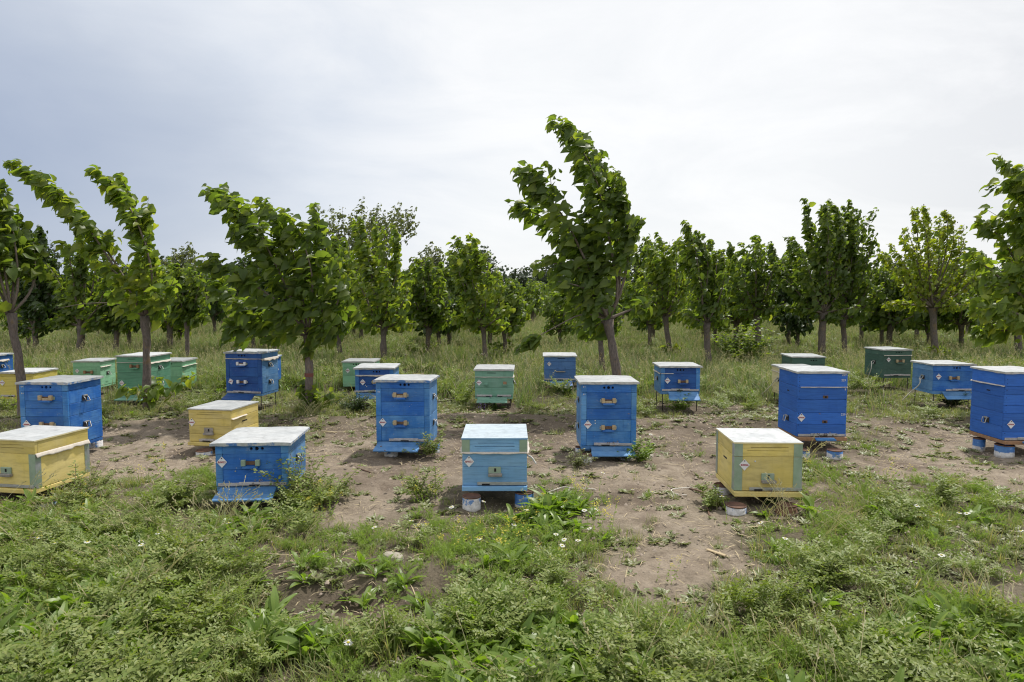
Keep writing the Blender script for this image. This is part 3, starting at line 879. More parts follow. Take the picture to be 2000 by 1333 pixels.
        text("number_lettering", S['tagtext'], sz * .52, M_red, p, (0, -.0008, -.001), (R(90), 0, 0), .0004)
        mb = MB(); mb.lathe([(.0042, 0), (.0042, .002)], 8)
        mb.build("nail", M_iron, p, (0, -.001, sz * .78), (R(90), 0, 0))
    for (body, xx, zz, size) in S.get('chalk', []):
        text("painted_number", body, size, M_white, root, (-bw / 2 + xx * bw, yf - .0035, zz), (R(90), 0, 0), .0003)
    # screws
    for (xx, zz) in S.get('screws', []):
        box("screw", root, M_dark, (-bw / 2 + xx * bw, yf - .001, zz), (.007, .003, .005), ch=.0008)
    for (xx, zz, mm_) in S.get('pins', []):
        mb = MB(); mb.lathe([(.006, 0), (.006, .003), (.003, .005)], 8)
        mb.build("pin", mm_, root, (-bw / 2 + xx * bw, yf, zz), (R(90), 0, 0))
    # ---- feet
    if S['feet'] == 'legs':
        for sx in (-1, 1):
            for sy in (0, 1):
                mb = MB(); mb.tube([(0, 0, 0), (0, 0, zfloor + .06)], .0055, 6)
                mb.build("leg", M_iron, root, (sx * (bw / 2 - .03), yf + .03 + sy * (bd - .06), -.06))
    elif S['feet'] == 'runners':
        for sx in (-1, 1):
            box("runner", root, S['side'], (sx * (bw / 2 - .06), ymid, zfloor - .006), (.05, bd * .96, .014))
    return root

BG = "beehives in the bee yard"
make_hive('B3', "bright blue low hive with plate B/0022 and thick crumpled white roof", dict(tagtext="B/0022", tagpos=(.09, .76), tagsz=.036, porches=[.72], porch='wood', porchwood=M_zincg, ventx=.035,
          alight=(.17, 14, .80, -.02), slider=(0.03, .48), feet='runners', pins=[(.27, .262, M_steel)], porchx=-.005, handles='R'))
make_hive('LB', "light blue hive with plate B/0021 standing on painted cans", dict(body=M_lblue, roof=M_lblue, post=None, side=M_lblue, lid=M_lidlb, skirt=M_lblue, flat=True, vents='grooves', porch='plate', pg=True,
          porches=[.47], tagtext="B/0021", tagpos=(.105, .73), cloth=[('F', .012, -.02, 1.02), ('R', .010, 0, 1), ('L', .012, 0, 1)], alight=None, strip='alu', stripw=.78, stripx=.055, feet='runners', floorlip=True,
          strips=.055, roofstrips=True, onlyroof=True, handles=None, porchx=0.0, n=2))
make_hive('Y3', "yellow hive with plate B/0026 and greenish zinc corner strips", dict(body=M_yellow, roof=M_yellow, post=None, side=M_yellow, skirt=M_cream, flat=True, vents='grooves', porch='plate', porches=[.42],
          tagtext="B/0026", tagpos=(.15, .76), alight=None, strip='alu', stripw=.78, stripx=.055, feet='runners', strips=.058, roofstrips=True, handles='groove', porchx=.0, n=1, side_n=1, pins=[(.31, .335, M_white)]))
make_hive('Y1', "yellow hive cut by the left edge, canvas hanging out under its roof", dict(body=M_yellow, roof=M_yellow, post=None, side=M_yellow, skirt=M_cream, flat=True, vents='grooves', porch='plate', porches=[.5],
          tagtext=None, cloth=[('R', .032, 0, 1.0)], alight=None, strip='alu', feet='runners', strips=.055, handles=None, porchx=.0, n=1, side_n=1))
make_hive('Y2', "pale yellow hive just behind and left of the B/0022 hive", dict(body=M_yellow, roof=M_yellow, post=None, side=M_yellow, lid=M_lid, skirt=M_skirtw, flat=True, vents='grooves', porch='plate', pg=False, porches=[.5],
          tagtext="B/0003", tagpos=(.08, .82), tagsz=.034, alight=None, strip='grey', stripw=.42, stripx=-.02, slider=(0, .3), perf=False, feet='runners', floorlip=True, handles='groove', cloth=[('R', .007, .45, 1.0)], porchx=-.01, n=3, side_n=2))
make_hive('B1', "two-storey blue hive with a grey roof behind the left edge yellow hive", dict(lid=M_lid2, body=M_blue, post=M_blue2, side=M_blue, porch='woodbar', porches=[.74, .74], tagtext="B/0004", tagpos=(.13, .74), ventx=.03,
          alight=None, chalk=[("8-4", .07, .672, .018), ("8 4", .07, .612, .018)], feet='runners', n=3))
make_hive('B5', "two-storey blue hive between the B/0022 and light blue hives", dict(porch='woodbar', porches=[.76, .72], tagtext="B/0005", tagpos=(.125, .74), alight=(.17, 15, .82, -.03), chalk=[("8-6", .06, .585, .018)],
          bodies=[M_blue, M_blue2], feet='runners', side=M_blueside, porchx=-.02, ventx=.02, slider=(-.02, .46), n=2, stripw=.72, stripx=.05, perf=False))
make_hive('B7', "two-storey blue hive with a bright white roof in front of the tallest tree", dict(porch='woodbar', porches=[.70, .70], tagtext="B/0007", tagpos=(.12, .82), alight=(.17, 15, .78, .025), chalk=[("8 9", .05, .652, .018), ("8 9", .05, .585, .018)],
          bodies=[M_blue, M_blue2], feet='runners', porchx=-.005, ventx=-.005, slider=(-.08, .46), n=2, skirt=M_skirtw, pins=[(.255, .345, M_white), (.255, .32, M_white)], stripw=.62, stripx=.06, perf=False))
make_hive('B9', "tall royal blue hive with 229 painted on its right edge", dict(body=M_royal, roof=M_royal, post=None, side=M_royal, flat=False, vents='none', porch='hole', porches=[.62, .62], tagtext="B/0008", tagpos=(.085, .80), skirt=M_skirtw,
          alight=(.06, 14, .40, .02), alm=M_blue2, floor=M_orange, floorlip=True, strip='grey', sl=1, perfl=True, feet='runners', handles='mix', n=2, side_n=2, slider=(.02, .54),
          chalk=[("229", .925, .722, .028), ("229", .915, .672, .028), ("9", .955, .585, .028), ("229", .93, .350, .028)], cloth=[('F', .005, .05, 1.0)], screws=[(.03, z) for z in (.70, .66, .62, .57, .50, .43, .36, .30, .25, .18)] + [(.97, .49), (.97, .42)]))
make_hive('B11', "tall royal blue hive cut by the right edge of the photo", dict(body=M_royal, roof=M_royal, post=None, side=M_royal, vents='none', porch='hole', porches=[.62, .62], tagtext="B/0006", tagpos=(.14, .60), skirt=M_skirtw,
          alight=(.06, 14, .40, .02), alm=M_blue2, floor=M_orange, floorlip=True, strip='grey', sl=1, perfl=True, feet='runners', handles='mix', n=3, side_n=2, slider=(.02, .54), cloth=[('L', .008, 0, 1)],
          screws=[(.03, z) for z in (.72, .68, .62, .55, .48, .42, .30, .22)]))
make_hive('B4', "dark blue hive peeking from behind the two-storey hive, raw lath under its roof", dict(body=M_blued, roof=M_blued, side=M_blueside, porch='woodbar', porches=[.6], tagtext="B/0010", tagpos=(.2, .60), cloth=[('F', .016, 0.02, .8)],
          alight=(.13, 26, .9, 0), ventx=.03, porchx=.04, skirt=M_skirtw, stripw=1.06, perf=False, pins=[(.27, .28, M_white), (.30, .26, M_white)]))
make_hive('B8', "blue hive with legs and a steeply tipped landing board under a slim tree", dict(body=M_blued, roof=M_blued, side=M_blueside, post=M_blue2, porch='wood', porches=[.55], porchwood=M_wood, tagtext="B/0011", tagpos=(.17, .60),
          alight=(.15, 36, .78, .03), alm=M_blueside, ventx=.0, skirt=M_skirtw, cloth=[('F', .006, 0, .32), ('L', .008, 0, 1)], slider=(0, .48)))
make_hive('B10', "blue hive near the right edge with a tether hanging from its handle", dict(body=M_blue, roof=M_blue, post=None, side=M_blueside, porch='wood', porches=[.66], tagtext="B/0012", tagpos=(.12, .74), alight=(.15, 30, .8, .04),
          alm=M_blueside, ventx=.04, porchx=.0, slider=(.05, .5), perf=False, skirt=M_skirtw, stripw=.6, stripx=.06))
make_hive('B6', "cornflower blue hive with a front bail handle standing in dark leaves", dict(body=M_cornf, roof=M_cornf, post=None, side=M_cornf, vents='slot', ventx=.02, porch='bail', porches=[.62], tagtext="B/0013", tagpos=(.16, .87), tagsz=.032,
          alight=(.13, 28, .72, .02), alm=M_cornf, skirt=M_skirtw, slider=(.02, .5), perf=False, handles=None))
make_hive('B2', "two-storey dark blue hive left of the red-banded tree, cloth sticking out", dict(body=M_blued, roof=M_blued, post=M_blued, side=M_blueside, porch='woodbar', porchwood=M_tagw, porches=[.72, .68], tagtext="B/0014", tagpos=(.14, .70), tagrot=-18,
          cloth=[('F', .008, 0, 1), ('R', .035, 0, 1)], alight=(.14, 24, .82, -.03), alm=M_blued, ventx=-.02, porchx=-.02, slider=(-.02, .5)))
make_hive('B2b', "blue hive mostly hidden behind the two-storey dark blue hive", dict(body=M_blue, roof=M_blue, side=M_blue, tagtext=None, porches=[None], alight=None))
make_hive('B0', "blue hive at the far left edge with cloth under its roof", dict(body=M_blue, roof=M_blue, side=M_blue, tagtext=None, porches=[None], alight=None, cloth=[('R', .03, .2, 1)], lid=M_lid2))
make_hive('Y0', "bright yellow hive at the far left behind the two-storey blue hive", dict(body=M_yellow2, roof=M_yellow2, post=None, side=M_yellow2, skirt=M_skirtw, vents='slot', ventx=0.03, porches=[None], tagtext="B/0015", tagpos=(.1, .7), alight=None, strip='twin', handles=None, n=2))
make_hive('G1', "light green hive with a grey roof behind the two-storey blue hive", dict(body=M_lgreen, roof=M_lgreen, post=None, side=M_lgreen, lid=M_lid2, skirt=M_skirtw, vents='none', porch='wood', porchwood=M_orange, porches=[.72], tagtext="B/0016", tagpos=(.16, .80),
          alight=None, cloth=[('R', .010, .3, 1.0)], strip=None, tagsz=.03))
make_hive('G2', "two-storey green hive standing behind a tree trunk", dict(body=M_green, roof=M_green, post=None, side=M_green, skirt=M_skirtw, vents='slot', ventx=-.02, porch='wood', porchwood=M_orange, porches=[.78, None], tagtext="B/0017", tagpos=(.14, .74),
          alight=(.13, 22, .85, 0), alm=M_tgreen, cloth=[('F', .005, 0, 1), ('R', .022, 0, 1)], strip='twin', handles='R'))
make_hive('G3', "light green hive half hidden right of the two-storey green hive", dict(body=M_lgreen, roof=M_lgreen, post=None, side=M_lgreen, lid=M_lid2, skirt=M_skirtw, tagtext=None, porches=[None], alight=None, side_n=3, handles=None, cloth=[('R', .005, 0, 1)]))
make_hive('G4', "pale green hive with three vent holes behind the dark blue hive", dict(body=M_lgreen, roof=M_lgreen, post=None, side=M_lgreen, lid=M_lid2, skirt=M_skirtw, tagtext="B/0018", tagpos=(.17, .80), porches=[None], alight=None, strip=None, handles=None, ventx=-.03))
make_hive('G5', "teal green hive with two small entrances and a white roof", dict(body=M_tgreen, roof=M_tgreen, post=None, side=M_tgreen, skirt=M_skirtw, vents='slot', ventx=-.03, porch='twin', porches=[.70], tagtext="B/0019", tagpos=(.11, .72), cloth=[('F', .007, 0, 1), ('R', .02, .5, 1)],
          alight=(.13, 22, .80, -.02), alm=M_tgreen, strip='twin', handles='R'))
make_hive('Y4', "cream hive hidden behind the tall 229 hive", dict(body=M_cream, roof=M_cream, post=None, side=M_cream, skirt=M_skirtw, lid=M_lid2, tagtext=None, porches=[None], alight=None, handles='R', cloth=[('L', .006, 0, 1)]))
make_hive('DG1', "dark green hive whose roof shows above the cream hive", dict(body=M_dgreen, roof=M_dgreen, post=None, side=M_dgreen, lid=M_lid2, skirt=M_skirtw, tagtext=None, porches=[None], alight=None, handles=None, ventx=.08))
make_hive('DG2', "dark green hive by a trunk at the right with a cord on its handle", dict(body=M_dgreen, roof=M_dgreen, post=None, side=M_dgreen, lid=M_lid2, skirt=M_skirtw, porch='wood', porches=[.72], tagtext="B/0024", tagpos=(.17, .80), tagsz=.034, alight=None, cloth=[('F', .008, 0, 1)],
          ventx=.02, strip='grey', perf=False))

# ------------------------------------------------------------------ painted cans and blocks the hives stand on
def can(px, py, dia_px, hive_z, label, blue=.09, mat=None, h=None, tilt=(0, 0), name="painted_can", cat="can", taper=1.0):
    p = ground(px, py)
    r = dia_px * p.y / F / 2
    p.y += r
    p.z = float(gz(p.x, p.y))
    hh = h if h else hive_z - p.z
    root = empty(name, (p.x, p.y, p.z - .012), 0, label, cat, "cans the hives stand on")
    root.rotation_euler = (tilt[0], tilt[1], (px * .7) % 6)
    hh += .012
    mb = MB(); t = taper
    mb.lathe([(r * .97, 0), (r, .004), (r, hh * .33), (r * .985, hh * .335), (r * t, hh * .66), (r * .985 * t, hh * .665), (r * t, hh - .006)], 22)
    o = mb.build("can_body", mat or M_can, root)
    o.color = (blue, 0, 0, 1)
    mb = MB(); mb.lathe([(r * .8 * t, hh - .008), (r * 1.015 * t, hh - .008), (r * 1.025 * t, hh - .004), (r * 1.0 * t, hh), (r * .92 * t, hh), (r * .9 * t, hh - .005), (0.002, hh - .005)], 22)
    mb.build("can_rim", M_rust, root)
    return root
def hz(k): 
    h = HV[k]; return h[6][-1] + float(gz(h[0], h[1] + h[4] / 2)) - .014
can(920, 1001, 37, hz('LB'), "white painted can under the left front corner of the light blue hive", .5)
can(1024, 993, 38, hz('LB'), "blue painted can under the right front corner of the light blue hive", .02)
can(993, 957, 21, hz('LB'), "grey can under the back of the light blue hive", .5, M_greywood)
can(1444, 1008, 40, hz('Y3'), "white can with blue splashes under the left front corner of hive B/0026", .5)
can(1416, 968, 34, hz('Y3'), "white can half hidden under the back left corner of hive B/0026", .085)
can(1545, 1010, 44, hz('Y3'), "rusty brown pot under the right front corner of hive B/0026", .5, M_rust, taper=.86, name="rusty_pot", cat="pot")
can(392, 893, 31, hz('Y2'), "blue and white can under the pale yellow hive", .06)
can(181, 876, 24, hz('B1'), "white can under the right side of the left two-storey blue hive", .5)
can(52, 898, 26, hz('B1'), "white can under the left front corner of the left two-storey blue hive", .5)
can(762, 893, 27, hz('B5'), "rust stained white can under the two-storey hive with the 8-6 mark", .5)
can(848, 884, 20, hz('B5'), "blue can under the right side of the two-storey hive with the 8-6 mark", .03)
can(1146, 905, 26, hz('B7'), "whitewashed can under the left front corner of the white-roofed two-storey hive", .5)
can(1226, 900, 26, hz('B7'), "whitewashed can under the right front corner of the white-roofed two-storey hive", .5)
can(1130, 884, 12, hz('B7'), "thin white post can under the back left corner of the white-roofed two-storey hive", .5)
can(1574, 898, 22, hz('B9'), "blue and white can under the left front corner of the tall 229 hive", .055)
can(1637, 898, 30, hz('B9'), "blue and white can under the right front corner of the tall 229 hive", .06)
can(1919, 880, 22, hz('B11'), "blue and white can under the back corner of the right edge tall hive", .05)
can(1973, 896, 34, hz('B11'), "blue and white can under the front corner of the right edge tall hive", .055)
can(70, 992, 46, hz('Y1'), "blue can under the yellow hive at the left edge", .03)
can(-30, 1000, 46, hz('Y1'), "rusty can under the far corner of the yellow hive at the left edge", .5, M_rust)

# ------------------------------------------------------------------ trees
LEAF_V = np.array([(0, 0, 0), (0, .36, .0), (0, .70, -.10), (0, 1.0, -.34),
                   (.24, -.05, .10), (.38, .30, .17), (.24, .70, .02),
                   (-.24, -.05, .10), (-.38, .30, .17), (-.24, .70, .02)], float)
LEAF_T = np.array([(0, 4, 1), (4, 5, 1), (5, 2, 1), (5, 6, 2), (6, 3, 2), (0, 1, 7), (7, 1, 8), (8, 1, 2), (8, 2, 9), (9, 2, 3)])
LEAFS_V = np.array([(0, 0, 0), (.36, .30, .06), (0, 1, -.12), (-.36, .30, .06), (0, .45, -.03)], float)
LEAFS_T = np.array([(0, 1, 4), (1, 2, 4), (2, 3, 4), (3, 0, 4)])
def norm(a): return a / np.maximum(np.linalg.norm(a, axis=-1, keepdims=True), 1e-9)
def leaf_frames(D, U):
    D = norm(D); Nn = U - D * (U * D).sum(-1, keepdims=True); Nn = norm(Nn); X = np.cross(D, Nn)
    return np.stack([X, D, Nn], -1)            # columns
def bulk(V0, T0, pos, fr, size, wid=None):
    n, k = len(pos), len(V0)
    V = V0[None] * size[:, None, None]
    if wid is not None: V = V * np.stack([wid, np.ones_like(wid), np.ones_like(wid)], -1)[:, None, :]
    V = np.einsum('nij,nkj->nki', fr, V) + pos[:, None, :]
    T = (T0[None] + (np.arange(n) * k)[:, None, None]).reshape(-1, T0.shape[1])
    return V.reshape(-1, 3), T
def polyline(pts, t):
    P = np.array(pts, float); seg = np.linalg.norm(np.diff(P, axis=0), axis=1); s = np.concatenate([[0], np.cumsum(seg)])
    q = np.asarray(t) * s[-1]
    return np.stack([np.interp(q, s, P[:, k]) for k in range(3)], -1), s[-1]
def smooth_pts(pts, n=9):
    P = np.array(pts, float)
    if len(P) < 3: return polyline(P, np.linspace(0, 1, n))[0]
    for _ in range(2):
        Q = [P[0]]
        for a, b in zip(P[:-1], P[1:]): Q += [a * .75 + b * .25, a * .25 + b * .75]
        Q.append(P[-1]); P = np.array(Q)
    return polyline(P, np.linspace(0, 1, n))[0]
def shoot_leaves(rng, pts, dens, rad, size, t0=.12, wind=(-.75, -.1, -.35), droop=.5):
    _, Ls = polyline(pts, [0])
    n = max(3, int(Ls * dens))
    t = t0 + (1 - t0) * rng.random(n) ** .85
    p, _ = polyline(pts, t)
    q, _ = polyline(pts, np.clip(t + .03, 0, 1)); tan = norm(q - p + 1e-6)
    rv = rng.normal(size=(n, 3)); rv = norm(rv - tan * (rv * tan).sum(-1, keepdims=True))
    taper = np.clip(1.35 - .95 * t, .32, 1.0)[:, None]
    pos = p + rv * (rad * rng.random((n, 1)) ** .6) * taper
    d = rv * .55 + np.array(wind) * (.75 + .5 * rng.random((n, 1))) + tan * .25 + rng.normal(size=(n, 3)) * .28
    d[:, 2] -= droop * rng.random(n) * .9
    u = np.array([0.2, -.15, .8]) + rng.normal(size=(n, 3)) * .75 + rv * .5
    s = size * (.50 + .75 * rng.random(n)) * np.where(t > .93, .7, 1)
    return pos, d, u, s
_leafmesh = {}
def leaf_mesh(m):
    if m.name not in _leafmesh: _leafmesh[m.name] = tri_mesh("leaf", LEAF_V, LEAF_T, m, True)
    return _leafmesh[m.name]
def make_tree(label, Y, base, head, tw, shoots, size=.115, dens=75, rad=.13, leaf=None, singles=0, seed=1, group="mulberry trees of the orchard", name="mulberry_tree",
              depth=.55, band=False, sprout=0, berries=0, twigs=2, shrubby=0, wind=(-.75, -.1, -.35), cat="tree"):
    leaf = leaf or M_leaf
    rng = np.random.default_rng(seed)
    b = at(base[0], base[1], Y); bz = float(gz(b.x, b.y))
    root = empty(name, (b.x, b.y, bz), 0, label, cat, group)
    O = np.array(b); O[2] = bz
    hd = np.array(at(head[0], head[1], Y)) - O
    r = tw * Y / F / 2
    # trunk with a swollen pollard head
    mid = hd * .5 + np.array([rng.normal() * .02, rng.normal() * .03, 0])
    tp = smooth_pts([(b.x - O[0], 0, -.15), (b.x - O[0], 0, .05), mid, hd * .93, hd], 12)
    tt = np.linspace(0, 1, 12)
    rr = r * (1.0 - .18 * tt) * (1 + .45 * np.exp(-(tt / .09) ** 2)) * (1 + .55 * np.exp(-((tt - .97) / .07) ** 2))
    mb = MB(); mb.tube(tp, list(rr), 10)
    nz = np.array([mnoise.noise(Vector(p) * 9 + Vector((seed, 0, 0))) for p in mb.v])
    mb.v = [Vector((p[0] + n_ * r * .25, p[1] + n_ * r * .2, p[2])) for p, n_ in zip(mb.v, nz)]
    mb.build("trunk", M_bark, root)
    if band:
        zb_ = float(at(base[0], 731, Y).z) - bz
        p0, _ = polyline(tp, [.0]); k = np.argmin(abs(tp[:, 2] - zb_)); c = tp[k]
        mb = MB(); mb.tube([(c[0], c[1], zb_ - .022), (c[0], c[1], zb_ + .022)], r * 1.03, 12, False)
        mb.build("red_band", M_band, root)
    AP, AD, AU, AS = [], [], [], []
    for i, sh in enumerate(shoots):
        sh = dict(sh) if isinstance(sh, dict) else dict(p=sh)
        off = sh.get('d', rng.uniform(-depth, depth))
        n = len(sh['p'])
        W_ = [np.array(at(px, py, Y + off * (k / (n - 1)) ** .8)) - O for k, (px, py) in enumerate(sh['p'])]
        W_[0] = hd + (W_[0] - hd) * .6
        P = smooth_pts(W_, 12)
        rs = sh.get('r', .30) * r
        mb = MB(); mb.tube(P, list(rs * (1 - np.linspace(0, 1, 12)) ** .8 + .0025), 6)
        for q in range(twigs):
            t0 = rng.uniform(.25, .8); a, Ls = polyline(P, [t0, min(1, t0 + .2)])
            v = (a[1] - a[0]); l = Ls * rng.uniform(.14, .26)
            e = a[0] + v / max(np.linalg.norm(v), 1e-6) * l + rng.normal(size=3) * l * .45
            tw_ = smooth_pts([a[0], (a[0] + e) / 2 + np.array([.0, 0, .03]), e], 6)
            mb.tube(tw_, list(np.linspace(rs * .35, .002, 6)), 4, False)
            if sh.get('leaf', True):
                o_ = shoot_leaves(rng, tw_, dens * .8, sh.get('R', rad) * .8, size, .1, wind)
                for A, x in zip((AP, AD, AU, AS), o_): A.append(x)
        mb.build("branch", M_shoot, root)
        o_ = shoot_leaves(rng, P, dens * sh.get('k', 1.0), sh.get('R', rad), size, sh.get('t0', .14), wind)
        for A, x in zip((AP, AD, AU, AS), o_): A.append(x)
    if sprout:
        for q in range(sprout):
            z = rng.uniform(.05, .12); e = np.array([rng.normal() * .16, rng.normal() * .16 - .05, z + rng.uniform(.12, .34)])
            P = smooth_pts([np.array([0, 0, z]), e * .6 + np.array([0, 0, .05]), e], 6)
            mb = MB(); mb.tube(P, .004, 4, False); mb.build("sprout", M_shoot, root)
            o_ = shoot_leaves(rng, P, 34, .06, size * .95, .2, (-.2, -.3, -.2))
            for A, x in zip((AP, AD, AU, AS), o_): A.append(x)
    P, D, U, S_ = (np.concatenate(A) for A in (AP, AD, AU, AS))
    ok = P[:, 2] > .03
    P, D, U, S_ = P[ok], D[ok], U[ok], S_[ok]
    fr = leaf_frames(D, U)
    idx = np.zeros(len(P), bool)
    if singles:
        # the leaves of the outer shell on the side one sees
        cen = P.mean(0); sc = (np.linalg.norm((P - cen)[:, [0, 2]], axis=1) * .6 - (P[:, 1] - cen[1])) + S_ * 2
        pick = np.argsort(-sc)[:singles]; idx[pick] = True
        me = leaf_mesh(leaf)
        for i in pick:
            M = Matrix([list(fr[i][0]) + [P[i][0]], list(fr[i][1]) + [P[i][1]], list(fr[i][2]) + [P[i][2]], [0, 0, 0, 1]]) @ Matrix.Scale(float(S_[i]), 4)
            o = bpy.data.objects.new("leaf", me); o.parent = root; o.matrix_local = M; COL.objects.link(o)
    small = Y > 11
    V, T = bulk(LEAF_V, LEAF_T, P[~idx], fr[~idx], S_[~idx]) if not small or size < .2 else bulk(LEAFS_V, LEAFS_T, P[~idx], fr[~idx], S_[~idx])
    c = link("crown", tri_mesh("crown", V, T, leaf, True), root)
    c["kind"] = "stuff"
    if berries:
        k = rng.choice(len(P), berries); bp = P[k] + rng.normal(size=(berries, 3)) * .03
        ov = np.array([(1, 0, 0), (-1, 0, 0), (0, 1, 0), (0, -1, 0), (0, 0, 1.5), (0, 0, -1.5)], float) * .012
        ot = np.array([(0, 2, 4), (2, 1, 4), (1, 3, 4), (3, 0, 4), (2, 0, 5), (1, 2, 5), (3, 1, 5), (0, 3, 5)])
        V, T = bulk(ov, ot, bp, np.repeat(np.eye(3)[None], berries, 0), np.ones(berries))
        o = link("fruit", tri_mesh("fruit", V, T, M_berry), root); o["kind"] = "stuff"
    return root

TG = "mulberry trees of the front row"
make_tree("mulberry with bare forked limbs at the left edge, its trunk before the yellow hive", 7.8, (46, 826), (22, 612), 17, [
    dict(p=[(20, 615), (38, 560), (30, 480), (18, 410), (5, 350)], R=.12, t0=.35), dict(p=[(20, 615), (5, 560), (-15, 480), (-30, 380)], R=.2, t0=.2),
    dict(p=[(22, 612), (58, 578), (72, 530), (62, 455)], R=.12, t0=.5), dict(p=[(18, 612), (0, 570), (-40, 500), (-60, 420)], R=.2),
    dict(p=[(20, 612), (28, 540), (40, 470), (35, 410)], R=.13, t0=.4), dict(p=[(15, 615), (-20, 590), (-60, 560)], R=.2), dict(p=[(20, 615), (12, 540), (-5, 450), (-12, 370)], R=.17, t0=.3)],
    size=.138, dens=63, singles=180, seed=11, group=TG, depth=.4)
make_tree("mulberry swept far to the left, trunk in front of the two-storey green hive", 8.5, (286, 808), (284, 618), 16, [
    dict(p=[(278, 615), (238, 545), (185, 462), (128, 388), (72, 342), (20, 318)], R=.13, t0=.36, d=-.15, k=1.35), dict(p=[(282, 615), (246, 548), (205, 482), (160, 428), (112, 385), (70, 352)], R=.09, t0=.45, d=.15),
    dict(p=[(285, 612), (302, 560), (286, 480), (262, 420), (228, 365), (178, 330)], R=.13, t0=.2, d=-.1, k=1.3), dict(p=[(288, 612), (308, 565), (296, 495), (276, 440), (256, 392), (236, 345)], R=.11, d=.2, t0=.2),
    dict(p=[(280, 615), (256, 572), (236, 540), (212, 520)], R=.14), dict(p=[(290, 615), (322, 585), (340, 545)], R=.12), dict(p=[(275, 618), (235, 592), (170, 592), (112, 603)], leaf=False, k=.02, r=.14),
    dict(p=[(285, 612), (282, 560), (272, 510)], R=.15), dict(p=[(282, 616), (250, 592), (226, 566)], R=.15), dict(p=[(288, 616), (305, 602), (320, 585)], R=.12)],
    size=.136, dens=66, singles=280, seed=12, group=TG, depth=.35, sprout=8, leaf=M_leaf2, twigs=1)
make_tree("broad mulberry with a red band painted on its trunk, leaning left in the wind", 8.3, (604, 812), (601, 655), 17, [
    dict(p=[(600, 650), (575, 595), (540, 520), (500, 440), (440, 385), (398, 372)], R=.20, d=-.3, k=1.2), dict(p=[(600, 650), (570, 590), (535, 510), (510, 450), (470, 400), (436, 362)], R=.17, d=.25),
    dict(p=[(600, 655), (560, 600), (500, 560), (440, 520), (405, 505)], R=.2, d=-.45), dict(p=[(602, 650), (590, 580), (570, 480), (545, 420), (508, 388)], R=.2, d=.0),
    dict(p=[(605, 640), (612, 560), (605, 510), (580, 440), (552, 412)], R=.2, d=-.25), dict(p=[(605, 650), (640, 590), (634, 500), (624, 440), (616, 398)], R=.16, d=.1),
    dict(p=[(605, 655), (655, 610), (668, 560), (658, 500)], R=.2, d=-.2), dict(p=[(600, 660), (560, 640), (500, 620), (450, 580), (425, 545)], R=.2, d=.4),
    dict(p=[(605, 665), (660, 640), (690, 602)], R=.16, d=.3), dict(p=[(600, 660), (545, 640), (480, 640), (440, 640)], R=.18, d=.3),
    dict(p=[(600, 660), (625, 655), (630, 640)], R=.14, d=-.2), dict(p=[(600, 655), (575, 620), (540, 590)], R=.22, d=-.3), dict(p=[(604, 662), (608, 680), (604, 695)], R=.05, r=.1, k=.6)],
    size=.136, dens=76, singles=300, seed=13, group=TG, depth=.4, band=True, sprout=10)
make_tree("tallest mulberry, two-lobed crown bent left, trunk behind the white-roofed two-storey hive", 8.6, (1212, 815), (1187, 625), 19, [
    dict(p=[(1183, 620), (1165, 560), (1135, 490), (1100, 420), (1055, 365), (1012, 322)], R=.23, d=-.3, k=1.1), dict(p=[(1185, 620), (1160, 550), (1120, 470), (1060, 420), (995, 402)], R=.23, d=.3),
    dict(p=[(1190, 620), (1212, 575), (1195, 500), (1180, 400), (1150, 310), (1110, 255), (1078, 235)], R=.25, d=-.15, t0=.2, k=1.25), dict(p=[(1190, 620), (1212, 580), (1208, 480), (1195, 380), (1170, 300), (1120, 262)], R=.22, d=.25, t0=.25, k=1.1),
    dict(p=[(1190, 620), (1215, 570), (1230, 490), (1224, 420), (1210, 335)], R=.09, t0=.38, d=-.1, k=.7), dict(p=[(1185, 620), (1165, 570), (1145, 530), (1100, 510), (1045, 525)], R=.2, d=-.2),
    dict(p=[(1183, 622), (1150, 600), (1115, 590), (1080, 575)], R=.18, d=.3), dict(p=[(1185, 625), (1140, 610), (1105, 628), (1060, 652), (1008, 685)], R=.05, t0=.72, d=-.5, k=.2, r=.12),
    dict(p=[(1186, 620), (1160, 530), (1150, 460), (1150, 400)], R=.2, d=.1), dict(p=[(1190, 622), (1240, 602), (1275, 590)], R=.10, d=.2, k=.5, t0=.5), dict(p=[(1186, 620), (1180, 560), (1160, 500), (1140, 450)], R=.22, d=.2),
    dict(p=[(1187, 622), (1160, 640), (1140, 655)], R=.15, d=.2), dict(p=[(1187, 620), (1170, 590), (1140, 560), (1090, 550)], R=.2, d=-.4)],
    size=.134, dens=96, singles=300, twigs=1, seed=14, group=TG, depth=.4)
make_tree("mulberry reaching in from the right edge with leaves streaming left", 8.7, (2058, 800), (2050, 640), 20, [
    dict(p=[(2050, 635), (2030, 500), (2000, 400), (1985, 340), (1948, 305)], R=.10, d=-.2, k=.8), dict(p=[(2050, 635), (2025, 520), (1995, 440), (1990, 380)], R=.16, d=.1), dict(p=[(2050, 635), (2000, 540), (1955, 460), (1905, 425)], R=.10, d=.3, t0=.3, k=.8),
    dict(p=[(2050, 640), (1990, 570), (1935, 530), (1892, 490)], R=.15, d=-.3), dict(p=[(2050, 640), (1970, 605), (1905, 600)], R=.18), dict(p=[(2050, 640), (1970, 645), (1900, 650)], R=.15, d=.3), dict(p=[(2050, 635), (2010, 560), (1975, 510)], R=.22),
    dict(p=[(2050, 635), (2040, 520), (2020, 420), (1996, 325)], R=.16), dict(p=[(2050, 640), (1990, 620), (1950, 560)], R=.2)],
    size=.136, dens=68, singles=150, seed=15, group=TG, depth=.5, leaf=M_leaf2)

